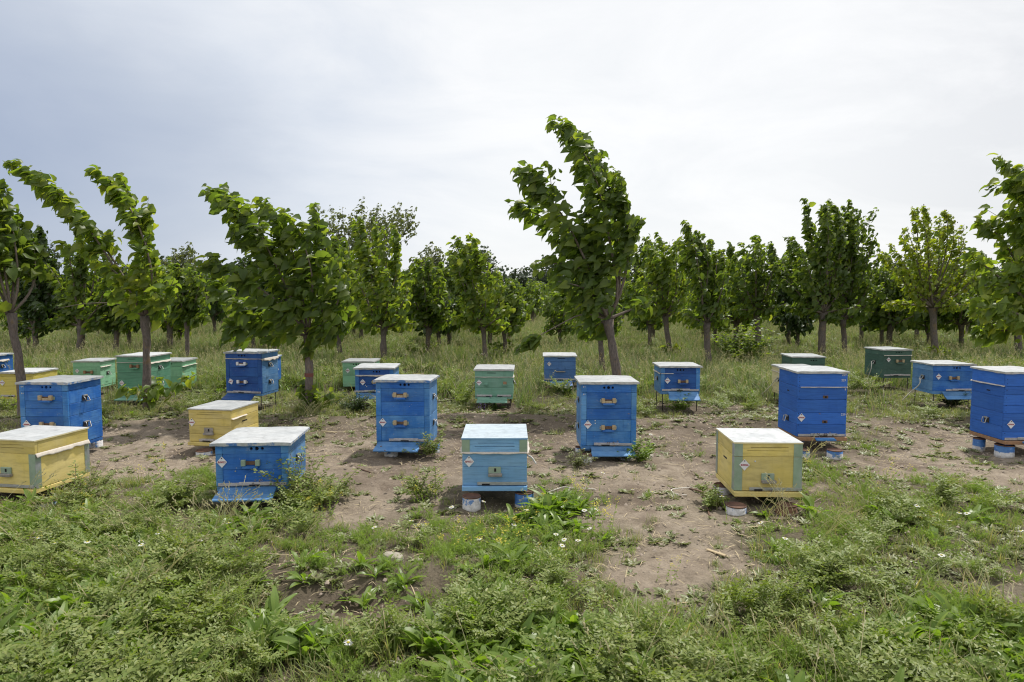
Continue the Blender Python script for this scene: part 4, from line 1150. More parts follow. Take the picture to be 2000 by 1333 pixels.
def orchard_tree(label, base, head, x0, x1, ytop, topx, tw, seed, leaf=None, n=15, size=.128, dens=54, rad=.15, yb=None, **kw):
    """a second or third row tree from its trunk foot, crown width and top"""
    rng = np.random.default_rng(seed * 17 + 3)
    Y = gp(base[0], base[1])[1]
    hy_ = head[1]; sh = []; cx_ = (x0 + x1) / 2; x0, x1 = cx_ + (x0 - cx_) * 1.12, cx_ + (x1 - cx_) * 1.12
    for k in range(n):
        u = (k + .5 + rng.uniform(-.35, .35)) / n
        x = x0 + (x1 - x0) * u
        q = abs(x - topx) / max(topx - x0, x1 - topx)
        yt = ytop + (hy_ - ytop) * min(1, q ** 2.0) * .60 + rng.uniform(0, .10) * (hy_ - ytop)
        if k % 3 == 2: yt = yt + (hy_ - yt) * rng.uniform(.3, .55)
        xm = head[0] + (x - head[0]) * .75 + rng.uniform(2, 10)
        sh.append(dict(p=[(head[0], hy_), (head[0] + (x - head[0]) * .45 + 2, hy_ + (yt - hy_) * .3), (xm, hy_ + (yt - hy_) * .7), (x, yt)], R=rad * rng.uniform(.8, 1.2)))
    for k in range(max(3, n // 4)):
        x = x0 + (x1 - x0) * rng.uniform(.15, .85); q = abs(x - topx) / max(topx - x0, x1 - topx)
        yt = ytop + (hy_ - ytop) * min(1, q ** 2) * .45
        sh.append(dict(p=[(head[0] + (x - head[0]) * .3, hy_ - (hy_ - yt) * .3), (x + 4, hy_ + (yt - hy_) * .7), (x, yt - .02 * (hy_ - yt)), (x - rng.uniform(4, 14), yt - rng.uniform(.02, .10) * (hy_ - yt))], R=rad * .45, t0=.4, k=.8, r=.18))
    i = int(np.argmin([abs(s['p'][-1][0] - topx) for s in sh]))
    sh[i]['p'][-1] = (topx, ytop + 4); sh[i]['R'] = rad * .6
    for s_ in (-1, 1):
        for e_ in (.44, .30):
            sh.append(dict(p=[(head[0], hy_ + 2), (head[0] + s_ * (x1 - x0) * e_ * .5, hy_ - 8), (head[0] + s_ * (x1 - x0) * e_, hy_ - 6 + rng.uniform(-14, 6))], R=rad))
    return make_tree(label, Y, base, (head[0], hy_), tw, sh, size=size, dens=dens, rad=rad, leaf=leaf, seed=seed, depth=(x1 - x0) * Y / F * .45, twigs=1, **kw)
OG = "mulberry trees of the back rows"
O = lambda *a, **k: orchard_tree(*a, group=OG, **k)
O("mulberry whose trunk rises just behind the light green hive with the grey roof", (157, 697), (160, 638), 92, 235, 470, 150, 15, 31)
O("dark mulberry behind the bare forked tree at the left edge", (68, 690), (68, 645), 22, 128, 452, 62, 11, 32, leaf=M_leafd, dens=80, n=13)
O("mulberry with a leaning dark trunk between the two green hives at the left", (226, 697), (229, 640), 190, 268, 560, 235, 11, 33)
O("mulberry just right of the trunk before the two-storey green hive", (333, 692), (332, 632), 292, 392, 508, 340, 11, 34, leaf=M_leaf2)
O("mulberry standing behind the half hidden light green hive", (367, 708), (365, 628), 318, 402, 520, 372, 10, 35)
O("thin mulberry behind the dark blue two-storey hive, left of three", (497, 694), (495, 640), 440, 520, 500, 470, 8, 36, leaf=M_leafd)
O("thin mulberry behind the dark blue two-storey hive, middle of three", (516, 690), (516, 640), 470, 545, 520, 500, 8, 37, leaf=M_leafd)
O("thin mulberry behind the dark blue two-storey hive, right of three", (534, 698), (534, 635), 500, 590, 510, 540, 10, 38, leaf=M_leafd)
O("mulberry with a slanting trunk left of the pale green hive with vent holes", (665, 704), (659, 640), 615, 708, 455, 650, 10, 39)
O("tall mulberry rising behind the dark blue hive, top bent left", (752, 716), (750, 640), 668, 802, 420, 732, 13, 40, n=13, leaf=M_leaf2, rad=.13)
O("round mulberry with a leafy sprout at its foot, right of the tall bent one", (836, 703), (838, 640), 788, 885, 512, 822, 11, 41, sprout=6)
O("small mulberry with a pale grey trunk behind the round one", (877, 681), (876, 640), 846, 912, 520, 872, 8, 42)
O("mulberry with a straight trunk behind the teal green hive", (948, 714), (944, 640), 876, 990, 468, 904, 10, 43, n=12, leaf=M_leaf2, rad=.13)
O("mulberry with brown leaves by its foot, right of the teal green hive's tree", (985, 702), (984, 642), 952, 1024, 556, 990, 9, 44, sprout=6)
O("mulberry hidden in the shade of the tallest tree, a rusty trunk beside it", (1178, 732), (1172, 648), 1120, 1215, 560, 1160, 12, 45)
O("low mulberry right behind the tallest tree", (1270, 684), (1270, 636), 1226, 1300, 470, 1272, 8, 46)
O("mulberry with a slanted trunk and big loose leaves behind the tipped-board hive", (1311, 700), (1299, 618), 1240, 1350, 464, 1318, 11, 47, leaf=M_leaf2, n=12, sprout=7)
O("slim mulberry with a pointed crown just right of the tipped-board hive", (1386, 722), (1380, 632), 1338, 1424, 446, 1362, 13, 48, n=11, rad=.13)
O("small mulberry with two close trunks behind the slim pointed one", (1398, 682), (1396, 640), 1372, 1440, 500, 1420, 7, 49)
O("mulberry rising out of a leafy bush in front of the bright sky", (1481, 700), (1478, 612), 1408, 1526, 462, 1472, 12, 50, n=13, sprout=14)
O("mulberry half hidden left of the big dense one", (1541, 682), (1539, 610), 1505, 1575, 490, 1545, 9, 51)
O("big dense mulberry standing behind the dark green roof", (1605, 706), (1608, 612), 1514, 1662, 402, 1606, 15, 52, n=16, dens=66)
O("mulberry with an upright top twin to the big dense one", (1650, 702), (1646, 625), 1620, 1728, 404, 1676, 11, 53, n=12)
O("yellow green mulberry full of dark fruit beside the dark green hive", (1828, 706), (1822, 602), 1728, 1912, 412, 1812, 14, 54, leaf=M_leafy, n=17, size=.10, dens=62, rad=.14, berries=420, sprout=5)
O("small mulberry behind the yellow green one", (1810, 684), (1810, 640), 1770, 1850, 520, 1800, 8, 55)
O("dark mulberry spreading low at the right edge behind the tall hive", (1992, 700), (1988, 640), 1888, 2060, 470, 1980, 14, 56, n=16, leaf=M_leaf, dens=70)
O("small mulberry between the upright twin and the yellow green one", (1722, 684), (1722, 640), 1690, 1770, 500, 1730, 8, 57)

# airy tree and the far wood
def airy(label, base, head, x0, x1, ytop, topx, Y, seed, leaf, n=16, size=.12, dens=34, rad=.28, tw=9, name="shade_tree", grp="trees beyond the orchard"):
    rng = np.random.default_rng(seed)
    sh = []
    for k in range(n):
        u = (k + .5) / n; x = x0 + (x1 - x0) * u
        q = abs(x - topx) / max(topx - x0, x1 - topx)
        yt = ytop + (head[1] - ytop) * q ** 2 * .5 + rng.uniform(0, .25) * (head[1] - ytop)
        sh.append(dict(p=[head, (head[0] + (x - head[0]) * .5, head[1] + (yt - head[1]) * .4), (head[0] + (x - head[0]) * .95, head[1] + (yt - head[1]) * .75), (x, yt)], R=rad))
    return make_tree(label, Y, base, head, tw, sh, size=size, dens=dens, rad=rad, leaf=leaf, seed=seed, depth=(x1 - x0) * Y / F * .4, twigs=4, name=name, group=grp)
airy("tall airy grey green tree showing over the red-banded mulberry", (690, 640), (690, 560), 560, 812, 388, 745, 27, 71, M_leafg, n=22, size=.13, dens=30, rad=.30)
airy("airy grey green tree over the rows at the left with a bare top twig", (350, 640), (352, 580), 318, 402, 470, 365, 30, 72, M_leafg, n=12, size=.15, dens=30)
airy("grey green tree tip left of the middle of the rows", (838, 642), (838, 570), 800, 880, 472, 840, 30, 73, M_leafg, n=10, size=.15, dens=30)
airy("very dark pine top far behind the left edge trees", (70, 640), (66, 560), -30, 118, 428, 40, 42, 74, M_pine, n=20, size=.30, dens=24, rad=.5, name="pine_tree")
rngF = np.random.default_rng(5)
px = 150; k = 0
fl = ["far dark tree in the wood beyond the rows"]
while px < 2100:
    hgt = 503 + rngF.uniform(-14, 22)
    if 880 < px < 1010: hgt = 462 + rngF.uniform(0, 30)
    if 1215 < px < 1275: hgt = 466
    if px < 500: hgt += 10
    w = rngF.uniform(45, 80)
    airy("far dark tree in the wood beyond the orchard rows", (px, 606), (px, 585), px - w * .6, px + w * .6, hgt, px + rngF.uniform(-15, 15), 62 + rngF.uniform(-6, 10), 100 + k, M_pine, n=13, size=.42, dens=13, rad=.75, tw=6, name="far_tree", grp="trees of the far wood")
    px += w * .95; k += 1

# far rows: three kinds copied
protos = []
for q in range(4):
    protos.append(orchard_tree("small mulberry in the far orchard rows behind the hives", (1000 + q * 6, 655), (1000 + q * 6, 622), 962, 1038, 545 + 6 * q, 990 + 8 * q, 8, 80 + q, group="mulberry trees of the far rows", n=11, size=.17, dens=34, rad=.24, leaf=(M_leaf, M_leaf2, M_leafd, M_leaf)[q]))
def copy_tree(o, parent=None):
    c = o.copy(); COL.objects.link(c)
    if parent is not None: c.parent = parent; c.matrix_parent_inverse = o.matrix_parent_inverse.copy()
    for ch in o.children: copy_tree(ch, c)
    return c
rng = np.random.default_rng(8)
first = True; cnt = 0
for Y in (17.6, 19.8, 22, 24.5, 27.2, 30.5, 34, 39, 45):
    half = .80 * Y
    xs = np.arange(-half, half, 1.75 + Y * .012)
    for x in xs:
        x = x + rng.uniform(-.45, .45); y = Y + rng.uniform(-.5, .5)
        pxx = 1000 + F * x / y
        if 1025 < pxx < 1062 and Y < 30: continue
        if rng.random() < .10: continue
        src = protos[cnt % 4]
        t = src if cnt < 4 else copy_tree(src)
        t.location = (x, y, float(gz(x, y)))
        s = rng.uniform(.78, 1.12) * (1.0 if Y < 30 else 1.1)
        t.scale = (s * rng.uniform(.75, 1.0), s * .9, s * rng.uniform(.92, 1.22)); t.rotation_euler = (0, 0, rng.uniform(-.5, .5))
        cnt += 1

# ------------------------------------------------------------------ ground plants
class PB:
    """plant mesh from leaf strips"""
    def __init__(s, seed): s.V, s.T, s.M = [], [], []; s.n = 0; s.r = np.random.default_rng(seed)
    def add(s, V, T, mi=0):
        s.V.append(np.asarray(V, float)); s.T.append(np.asarray(T) + s.n); s.M += [mi] * len(T); s.n += len(V)
    def strip(s, pts, wid, mi=0, fold=.0, side=None):
        """ribbon along pts; wid per point; last point is the tip"""
        P = np.asarray(pts, float); n = len(P)
        if side is None:
            t = P[-1] - P[0]; side = np.cross(t, [0, 0, 1.0]); 
            if np.linalg.norm(side) < 1e-6: side = np.array([1.0, 0, 0])
            a = s.r.uniform(-.6, .6); side = side / np.linalg.norm(side); 
            side = side * math.cos(a) + np.array([0, 0, 1]) * math.sin(a) * .6
        V, T = [], []
        for k in range(n - 1):
            w = wid[k] / 2
            V += [P[k] - side * w + np.array([0, 0, fold * w]), P[k] + side * w + np.array([0, 0, fold * w])]
        V.append(P[-1])
        for k in range(n - 2):
            a = 2 * k; T += [(a, a + 1, a + 3), (a, a + 3, a + 2)]
        a = 2 * (n - 2); T.append((a, a + 1, a + 2))
        s.add(V, T, mi)
    def leaf(s, base, d, up, ln, wd, mi=0, cup=.1):
        d = np.asarray(d, float); d = d / np.linalg.norm(d); up = np.asarray(up, float); nn = up - d * (up @ d); nn = nn / max(np.linalg.norm(nn), 1e-6); x = np.cross(d, nn)
        b = np.asarray(base, float)
        V = [b, b + d * ln * .4 + x * wd * .5 + nn * ln * cup * .5, b + d * ln * .8 + x * wd * .33, b + d * ln - nn * ln * cup, b + d * ln * .8 - x * wd * .33, b + d * ln * .4 - x * wd * .5 + nn * ln * cup * .5, b + d * ln * .5 - nn * ln * .02]
        s.add(V, [(0, 1, 6), (1, 2, 6), (2, 3, 6), (3, 4, 6), (4, 5, 6), (5, 0, 6)], mi)
    def stalk(s, pts, w, mi=0):
        P = np.asarray(pts, float)
        side = np.array([1.0, 0, 0]); V, T = [], []
        for k in range(len(P)): V += [P[k] - side * w / 2, P[k] + side * w / 2 + np.array([0, w * .3, 0])]
        for k in range(len(P) - 1):
            a = 2 * k; T += [(a, a + 1, a + 3), (a, a + 3, a + 2)]
        s.add(V, T, mi)
    def mesh(s, name, mats): return tri_mesh(name, np.concatenate(s.V), np.concatenate(s.T), mats, False, s.M)
def arc(base, az, ln, rise, bend, n=5, wind=(-.25, 0)):
    """curve leaving base at elevation rise and bending over"""
    p = np.array(base, float); out = [p.copy()]; e = rise
    for k in range(n - 1):
        d = np.array([math.cos(az) * math.cos(e) + wind[0] * k / n, math.sin(az) * math.cos(e) + wind[1] * k / n, math.sin(e)])
        p = p + d * ln / (n - 1); out.append(p.copy()); e -= bend / (n - 1)
    return np.array(out)
def P_grass(seed, n=26, h=.16, w=.006, spread=.05, mats=None):
    b = PB(seed); r = b.r
    for k in range(n):
        az = r.uniform(0, 6.283); o = r.normal(size=2) * spread
        pts = arc((o[0], o[1], 0), az, h * r.uniform(.5, 1.2), r.uniform(.9, 1.5), r.uniform(.3, 1.6), 4)
        b.strip(pts, [w, w * .9, w * .6], 0)
    return b.mesh("grass_tuft", mats or [M_grass])
def P_meadow(seed, n=36, h=.36):
    b = PB(seed); r = b.r
    for k in range(n):
        az = r.uniform(0, 6.283); o = r.normal(size=2) * .11
        pts = arc((o[0], o[1], 0), az, h * r.uniform(.45, 1.15), r.uniform(1.0, 1.5), r.uniform(.2, 1.2), 4)
        b.strip(pts, [.011, .010, .007], 0)
    for k in range(4):
        o = r.normal(size=2) * .12; pts = arc((o[0], o[1], 0), r.uniform(0, 6.28), h * r.uniform(.9, 1.3), 1.4, .4, 4)
        b.stalk(pts, .003, 1)
        for q in range(5): b.leaf(pts[-1] - (pts[-1] - pts[-2]) * q * .12, r.normal(size=3) + np.array([-.4, 0, .8]), r.normal(size=3), .03, .009, 1)
    return b.mesh("meadow_tuft", [M_grassf, M_seed])
def P_seed(seed, n=9, h=.34):
    b = PB(seed); r = b.r
    for k in range(n):
        o = r.normal(size=2) * .05
        pts = arc((o[0], o[1], 0), r.uniform(2.2, 4.2), h * r.uniform(.6, 1.2), r.uniform(.8, 1.4), r.uniform(.3, .9), 6)
        b.stalk(pts, .0032, 0)
        for q in range(7):
            t = q / 7; p = pts[-1] * (1 - t * .9) + pts[-2] * t * .9
            b.leaf(p, (pts[-1] - pts[-2]) + r.normal(size=3) * .02, r.normal(size=3), .022, .0065, 0)
    for k in range(8):
        pts = arc((r.normal() * .04, r.normal() * .04, 0), r.uniform(0, 6.28), h * .5, 1.2, 1.2, 4); b.strip(pts, [.005, .005, .003], 1)
    return b.mesh("seed_grass", [M_seed, M_grass])
def P_vetch(seed, n=7, ln=.24, leafl=.031):
    b = PB(seed); r = b.r
    for k in range(n):
        az = r.uniform(0, 6.283); o = r.normal(size=2) * .04
        pts = smooth_pts(arc((o[0], o[1], 0), az, ln * r.uniform(.6, 1.2), r.uniform(.7, 1.4), r.uniform(.3, 1.2), 5, (-.15, 0)), 9)
        b.stalk(pts, .0025, 0)
        for q in range(2, 9):
            t = pts[q] - pts[q - 1]; t = t / np.linalg.norm(t); sd = np.cross(t, [0, 0, 1.0]); sd = sd / max(np.linalg.norm(sd), 1e-4)
            for s_ in (-1, 1):
                # each leaf is a little feather of leaflets
                dr = sd * s_ + t * .5 + np.array([0, 0, r.uniform(-.1, .5)]) + r.normal(size=3) * .15; dr = dr / np.linalg.norm(dr)
                L_ = leafl * r.uniform(1.4, 2.6); up = np.array([r.normal() * .35, r.normal() * .35 - .2, 1.0])
                sd2 = np.cross(dr, up); sd2 = sd2 / np.linalg.norm(sd2)
                m = 3 if q % 2 else 2
                for c in range(m):
                    for s2 in (-1, 1):
                        bp = pts[q] + dr * L_ * (c + .5) / m
                        b.leaf(bp, sd2 * s2 + dr * .55 + r.normal(size=3) * .12, up, leafl * r.uniform(.6, 1.15), leafl * .46, 0)
                b.leaf(pts[q] + dr * L_, dr, up, leafl, leafl * .46, 0)
    return b.mesh("vetch_plant", [M_vetch])
def P_dock(seed, n=11, ln=.17, wd=.038, rise=(.5, 1.35), m=None):
    b = PB(seed); r = b.r
    for k in range(n):
        az = r.uniform(0, 6.283); l = ln * r.uniform(.6, 1.25)
        pts = smooth_pts(arc((r.normal() * .012, r.normal() * .012, 0), az, l, r.uniform(*rise), r.uniform(.5, 1.6), 5, (-.15, 0)), 8)
        w = wd * r.uniform(.7, 1.2)
        sd = np.array([-math.sin(az), math.cos(az), 0]); tw = r.uniform(-.5, .5); sd = sd * math.cos(tw) + np.array([0, 0, 1]) * math.sin(tw)
        prof = [.15, .35, .7, 1.0, .95, .75, .45]
        for h in (-1, 1):
            V, T = [], []
            for q in range(8):
                ww = w * .5 * (prof[q] if q < 7 else 0) * (1 + .12 * math.sin(q * 2.3 + k))
                V += [pts[q], pts[q] + sd * h * ww + np.array([0, 0, ww * .35])]
            for q in range(7):
                a = 2 * q; T += [(a, a + 1, a + 3), (a, a + 3, a + 2)] if h > 0 else [(a, a + 3, a + 1), (a, a + 2, a + 3)]
            b.add(V, T, 0)
    return b.mesh("dock_plant", [m or M_dock])
def P_mustard(seed, n=5, h=.24):
    b = PB(seed); r = b.r
    for k in range(n):
        o = r.normal(size=2) * .05; pts = smooth_pts(arc((o[0], o[1], 0), r.uniform(0, 6.28), h * r.uniform(.6, 1.2), r.uniform(1.1, 1.5), .4, 4), 7)
        b.stalk(pts, .0026, 0)
        for q in range(1, 6):
            for z in range(2): b.leaf(pts[q], r.normal(size=3) + np.array([0, 0, .3]), r.normal(size=3) + np.array([0, 0, 1]), .035 * (1 - q * .11), .010, 0)
        for c in range(r.integers(2, 4)):
            tip = pts[-1] if c == 0 else pts[-2] + np.array([r.normal() * .03, r.normal() * .03, .035])
            b.stalk([pts[-2], tip], .002, 0)
            for q in range(r.integers(5, 10)):
                p = tip + r.normal(size=3) * np.array([.009, .009, .009])
                up = np.array([r.normal() * .5, r.normal() * .5 - .3, 1.0])
                for z in range(2): 
                    a = z * 1.57 + r.uniform(0, 3); b.leaf(p - np.array([math.cos(a), math.sin(a), 0]) * .005, (math.cos(a), math.sin(a), .2), up, .0105, .0055, 1)
    return b.mesh("mustard_plant", [M_feather, M_yfl])
def P_feather(seed, n=16, h=.13):
    b = PB(seed); r = b.r
    for k in range(n):
        o = r.normal(size=2) * .035; az = r.uniform(0, 6.28)
        pts = smooth_pts(arc((o[0], o[1], 0), az, h * r.uniform(.5, 1.2), r.uniform(.8, 1.5), .8, 4), 8)
        b.stalk(pts, .0022, 0)
        for q in range(1, 8):
            for z in range(4):
                d = r.normal(size=3) + (pts[q] - pts[q - 1]) * 60
                b.leaf(pts[q], d, r.normal(size=3), .022 * r.uniform(.6, 1.2), .0036, 0, 0)
    return b.mesh("feathery_weed", [M_feather])
def P_rosette(seed, n=12, ln=.05):
    b = PB(seed); r = b.r
    for k in range(n):
        az = r.uniform(0, 6.28)
        for z in range(3):
            a = az + (z - 1) * .55
            d = (math.cos(a), math.sin(a), r.uniform(.05, .6)); bp = np.array([math.cos(az), math.sin(az), .3]) * ln * r.uniform(0, .8)
            b.leaf(bp, d, (r.normal() * .3, r.normal() * .3, 1), ln * r.uniform(.5, 1), ln * .34, 0)
    return b.mesh("ground_rosette", [M_ros])
def P_litter(seed, n=16):
    b = PB(seed); r = b.r
    for k in range(n):
        o = r.normal(size=2) * .16; a = r.uniform(0, 6.28); l = r.uniform(.02, .09)
        p = np.array([o[0], o[1], .006]); q = p + np.array([math.cos(a), math.sin(a), r.uniform(-.02, .08)]) * l
        b.strip([p, (p + q) / 2 + np.array([0, 0, .004]), q], [.003, .0035], 0)
    return b.mesh("straw_litter", [M_straw])
def P_pebble(seed):
    b = PB(seed); r = b.r
    for k in range(9):
        o = r.normal(size=2) * .13; s = r.uniform(.003, .013)
        V = np.array([(1, 0, 0), (.3, .9, 0), (-.8, .5, 0), (-.7, -.6, 0), (.4, -.9, 0), (.1, .1, .8), (-.2, -.2, .75)]) * s * (1 + r.normal(size=(7, 3)) * .2) + np.array([o[0], o[1], -.001])
        b.add(V, [(0, 1, 5), (1, 2, 6), (1, 6, 5), (2, 3, 6), (3, 4, 6), (4, 0, 5), (4, 5, 6)], 0)
    return b.mesh("clod", [MATS["soil_clod"]])
plain("soil_clod", (.25, .205, .165), .95, .35, 30)

def scatter(name, label, cat, variants, P, scl, rot):
    """one object: points carrying an instance of one of the variant plants each"""
    coll = bpy.data.collections.new(name + "_kinds")
    for i, me in enumerate(variants):
        coll.objects.link(bpy.data.objects.new(me.name, me))
    me = bpy.data.meshes.new(name); n = len(P)
    me.vertices.add(n); me.vertices.foreach_set("co", np.ascontiguousarray(P, np.float32).ravel())
    a = me.attributes.new("scl", 'FLOAT', 'POINT'); a.data.foreach_set("value", scl.astype(np.float32))
    a = me.attributes.new("rot", 'FLOAT_VECTOR', 'POINT'); a.data.foreach_set("vector", np.ascontiguousarray(rot, np.float32).ravel())
    o = link(name, me); tag(o, label, cat, None, "stuff")
    ng = bpy.data.node_groups.new(name, 'GeometryNodeTree')
    ng.interface.new_socket("Geometry", in_out='INPUT', socket_type='NodeSocketGeometry')
    ng.interface.new_socket("Geometry", in_out='OUTPUT', socket_type='NodeSocketGeometry')
    N, L = ng.nodes.new, ng.links.new
    gi, go = N("NodeGroupInput"), N("NodeGroupOutput")
    ci = N("GeometryNodeCollectionInfo"); ci.inputs['Collection'].default_value = coll
    ci.inputs['Separate Children'].default_value = True; ci.inputs['Reset Children'].default_value = True
    ip = N("GeometryNodeInstanceOnPoints"); ip.inputs['Pick Instance'].default_value = True
    rv = N("FunctionNodeRandomValue"); rv.data_type = 'INT'; rv.inputs['Min'].default_value = 0; rv.inputs['Max'].default_value = len(variants) - 1
    rv.inputs['Seed'].default_value = len(name)
    na = N("GeometryNodeInputNamedAttribute"); na.data_type = 'FLOAT_VECTOR'; na.inputs['Name'].default_value = "rot"
    ns = N("GeometryNodeInputNamedAttribute"); ns.data_type = 'FLOAT'; ns.inputs['Name'].default_value = "scl"
    L(gi.outputs[0], ip.inputs['Points']); L(ci.outputs[0], ip.inputs['Instance'])
    iidx = [s for s in rv.outputs if s.type == 'INT'][0]
    L(iidx, ip.inputs['Instance Index'])
    L(na.outputs[0], ip.inputs['Rotation'])
    L(ns.outputs[0], ip.inputs['Scale'])
    L(ip.outputs[0], go.inputs[0])
    md = o.modifiers.new("plants", 'NODES'); md.node_group = ng
    return o

def spread(seed, n, y0, y1, dens, pad=.03, tilt=.12, s0=.7, s1=1.3, ypow=1.0, side=.80, footprint=True, sc=0.0):
    """n candidate spots over the view's ground between two distances, kept with chance dens(x, y)"""
    r = np.random.default_rng(seed)
    u = r.random(n)
    y = (y0 ** (ypow + 1) + u * (y1 ** (ypow + 1) - y0 ** (ypow + 1))) ** (1 / (ypow + 1))
    x = (r.random(n) * 2 - 1) * (y * side + .5)
    keep = r.random(n) < dens(x, y)
    x, y = x[keep], y[keep]
    if footprint:
        k = ~in_hive(x, y, pad); x, y = x[k], y[k]
    m = len(x)
    P = np.stack([x, y, gz(x, y) - .004], -1)
    s = r.uniform(s0, s1, m)
    if sc: s = s * (1 - sc + sc * cover(x, y))
    rot = np.stack([r.normal(size=m) * tilt, r.normal(size=m) * tilt, r.uniform(0, 6.283, m)], -1)
    return P, s, rot
def blobs(x, y, pts):
    o = np.zeros(np.shape(x))
    for (px, py, rx, a) in pts:
        X, Y = gp(px, py); rr = rx * Y / F
        o = np.maximum(o, a * np.exp(-((x - X) / rr) ** 2 - ((y - Y) / (rr * 1.8)) ** 2))
    return o
NE = lambda x, y: 1 - sstep(4.2, 5.2, y)
cl = lambda x, y, sd, f=2.2, lo=.42, hi=.6: sstep(lo, hi, fbm(x * f, y * f, sd, 3))

scatter("vetch", "low grey green vetch carpeting the foreground", "vetch", [P_vetch(s) for s in (1, 2, 3, 4)],
        *spread(101, 2600, 2.1, 5.4, lambda x, y: sstep(.35, .95, cover(x, y)) * blobs(x, y, [(150, 1180, 330, .95), (420, 1240, 220, .8), (80, 1310, 250, .9), (520, 1120, 70, .35), (880, 1290, 130, .5), (1200, 1290, 260, .8), (1480, 1260, 200, .7), (1750, 1290, 200, .6), (1900, 1200, 120, .4), (1660, 1180, 110, .35), (300, 1060, 160, .35), (1750, 1040, 120, .3), (1850, 965, 60, .4), (600, 985, 60, .5)]) * (.25 + .75 * cl(x, y, 201, 1.9, .44, .6)) * .8, s0=.45, s1=.95))
scatter("dock", "bright broad lance-shaped dock leaves along the bottom of the view", "dock", [P_dock(s) for s in (1, 2, 3, 4)],
        *spread(102, 7000, 2.1, 4.8, lambda x, y: np.maximum(sstep(.6, .95, cover(x, y)) * cl(x, y, 202, 1.6, .40, .54) * (1 - .8 * sstep(3.0, 3.9, y)) * (.6 + .35 * (1 - sstep(2.8, 3.2, y))),
                 blobs(x, y, [(1080, 1005, 50, .6), (650, 1190, 45, .10), (740, 1165, 50, .12), (1580, 1150, 60, .2), (1500, 1000, 40, .4)])), s0=.5, s1=1.1))
scatter("short_grass", "short green grass between the weeds", "grass", [P_grass(s) for s in (1, 2, 3, 4)],
        *spread(103, 15000, 2.1, 9.9, lambda x, y: sstep(.2, .9, cover(x, y)) * (.3 + .7 * cl(x, y, 203)) * .8 + .02, s0=.4, s1=.9, sc=.6))
scatter("tall_grass", "long bright grass blades along the bottom of the view", "grass", [P_grass(s, 18, .26, .009, .04) for s in (21, 22, 23)],
        *spread(112, 1300, 2.1, 3.7, lambda x, y: sstep(.6, .95, cover(x, y)) * cl(x, y, 221, 1.7, .46, .6) * .8, s0=.4, s1=.8))
scatter("seed_grass", "dry seeding grass stalks leaning left", "grass", [P_seed(s) for s in (1, 2, 3)],
        *spread(104, 2000, 2.3, 8.5, lambda x, y: sstep(.35, .9, cover(x, y)) * cl(x, y, 204, 1.5, .48, .64) * .42 + blobs(x, y, [(480, 995, 60, .7), (1480, 1010, 40, .5), (560, 1000, 50, .5)]), s0=.5, s1=1.0))
scatter("mustard", "small yellow flowered mustard among the weeds", "wild flowers", [P_mustard(s) for s in (1, 2, 3, 4)],
        *spread(105, 3200, 2.6, 9.0, lambda x, y: blobs(x, y, [(1000, 1080, 150, .38), (930, 1040, 80, .3), (1120, 1040, 60, .5), (120, 1010, 120, .35), (560, 1050, 70, .3), (1650, 975, 90, .45), (870, 1000, 60, .25), (1880, 785, 90, .6), (1720, 750, 80, .5), (60, 680, 90, .5)]) * (.3 + .7 * cl(x, y, 205)), s0=.45, s1=1.0))
scatter("feathery_weed", "fine feathery green weed in the foreground", "weeds", [P_feather(s) for s in (1, 2, 3)],
        *spread(106, 5500, 2.2, 6.5, lambda x, y: sstep(.2, .85, cover(x, y)) * (.15 + .85 * cl(x, y, 206, 2.0, .42, .58)) * .75, s0=.45, s1=1.0, sc=.5))
scatter("ground_rosette", "small grey green rosettes sprinkled over the soil", "weeds", [P_rosette(s) for s in (1, 2, 3, 4)],
        *spread(107, 17000, 2.2, 9.8, lambda x, y: (.09 + .45 * sstep(.1, .55, cover(x, y)) + .35 * sstep(.5, .9, cover(x, y))) * (.25 + .75 * cl(x, y, 207, 2.6)), s0=.35, s1=1.1))
scatter("straw_litter", "bits of straw lying on the soil", "litter", [P_litter(s) for s in (1, 2, 3)],
        *spread(108, 3800, 2.4, 9.0, lambda x, y: .35 + 0 * x, tilt=.03, s0=.5, s1=1.5, footprint=False))
scatter("soil_clods", "small clods and pebbles on the path", "clods", [P_pebble(s) for s in (1, 2, 3)],
        *spread(109, 3200, 2.6, 9.0, lambda x, y: (.3 + .7 * cl(x, y, 209, 1.5)) * (1 - .6 * cover(x, y)), tilt=.05, s0=.5, s1=1.6, footprint=False))
scatter("leafy_weed", "taller leafy weeds around the back hives", "weeds", [P_vetch(s, 8, .30, .04) for s in (11, 12)] + [P_dock(s, 9, .2, .045) for s in (13,)],
        *spread(110, 7000, 6.6, 24, lambda x, y: sstep(.45, .95, cover(x, y)) * cl(x, y, 210, 1.3, .46, .58) * .55 * (1 - .85 * before_hive(x, y)), s0=.4, s1=1.0, ypow=.2))
scatter("meadow_grass", "tall pale green meadow grass under the trees", "grass", [P_meadow(s) for s in (1, 2, 3, 4, 5)],
        *spread(111, 17000, 8.6, 46, lambda x, y: (1 - before_hive(x, y)) * sstep(8.6, 11.0, y + (fbm(x * .8, y * .8, 211) - .5) * 3) * (.55 + .45 * cl(x, y, 212, .7)), ypow=.35, tilt=.15, s0=.6, s1=1.15, side=.86))

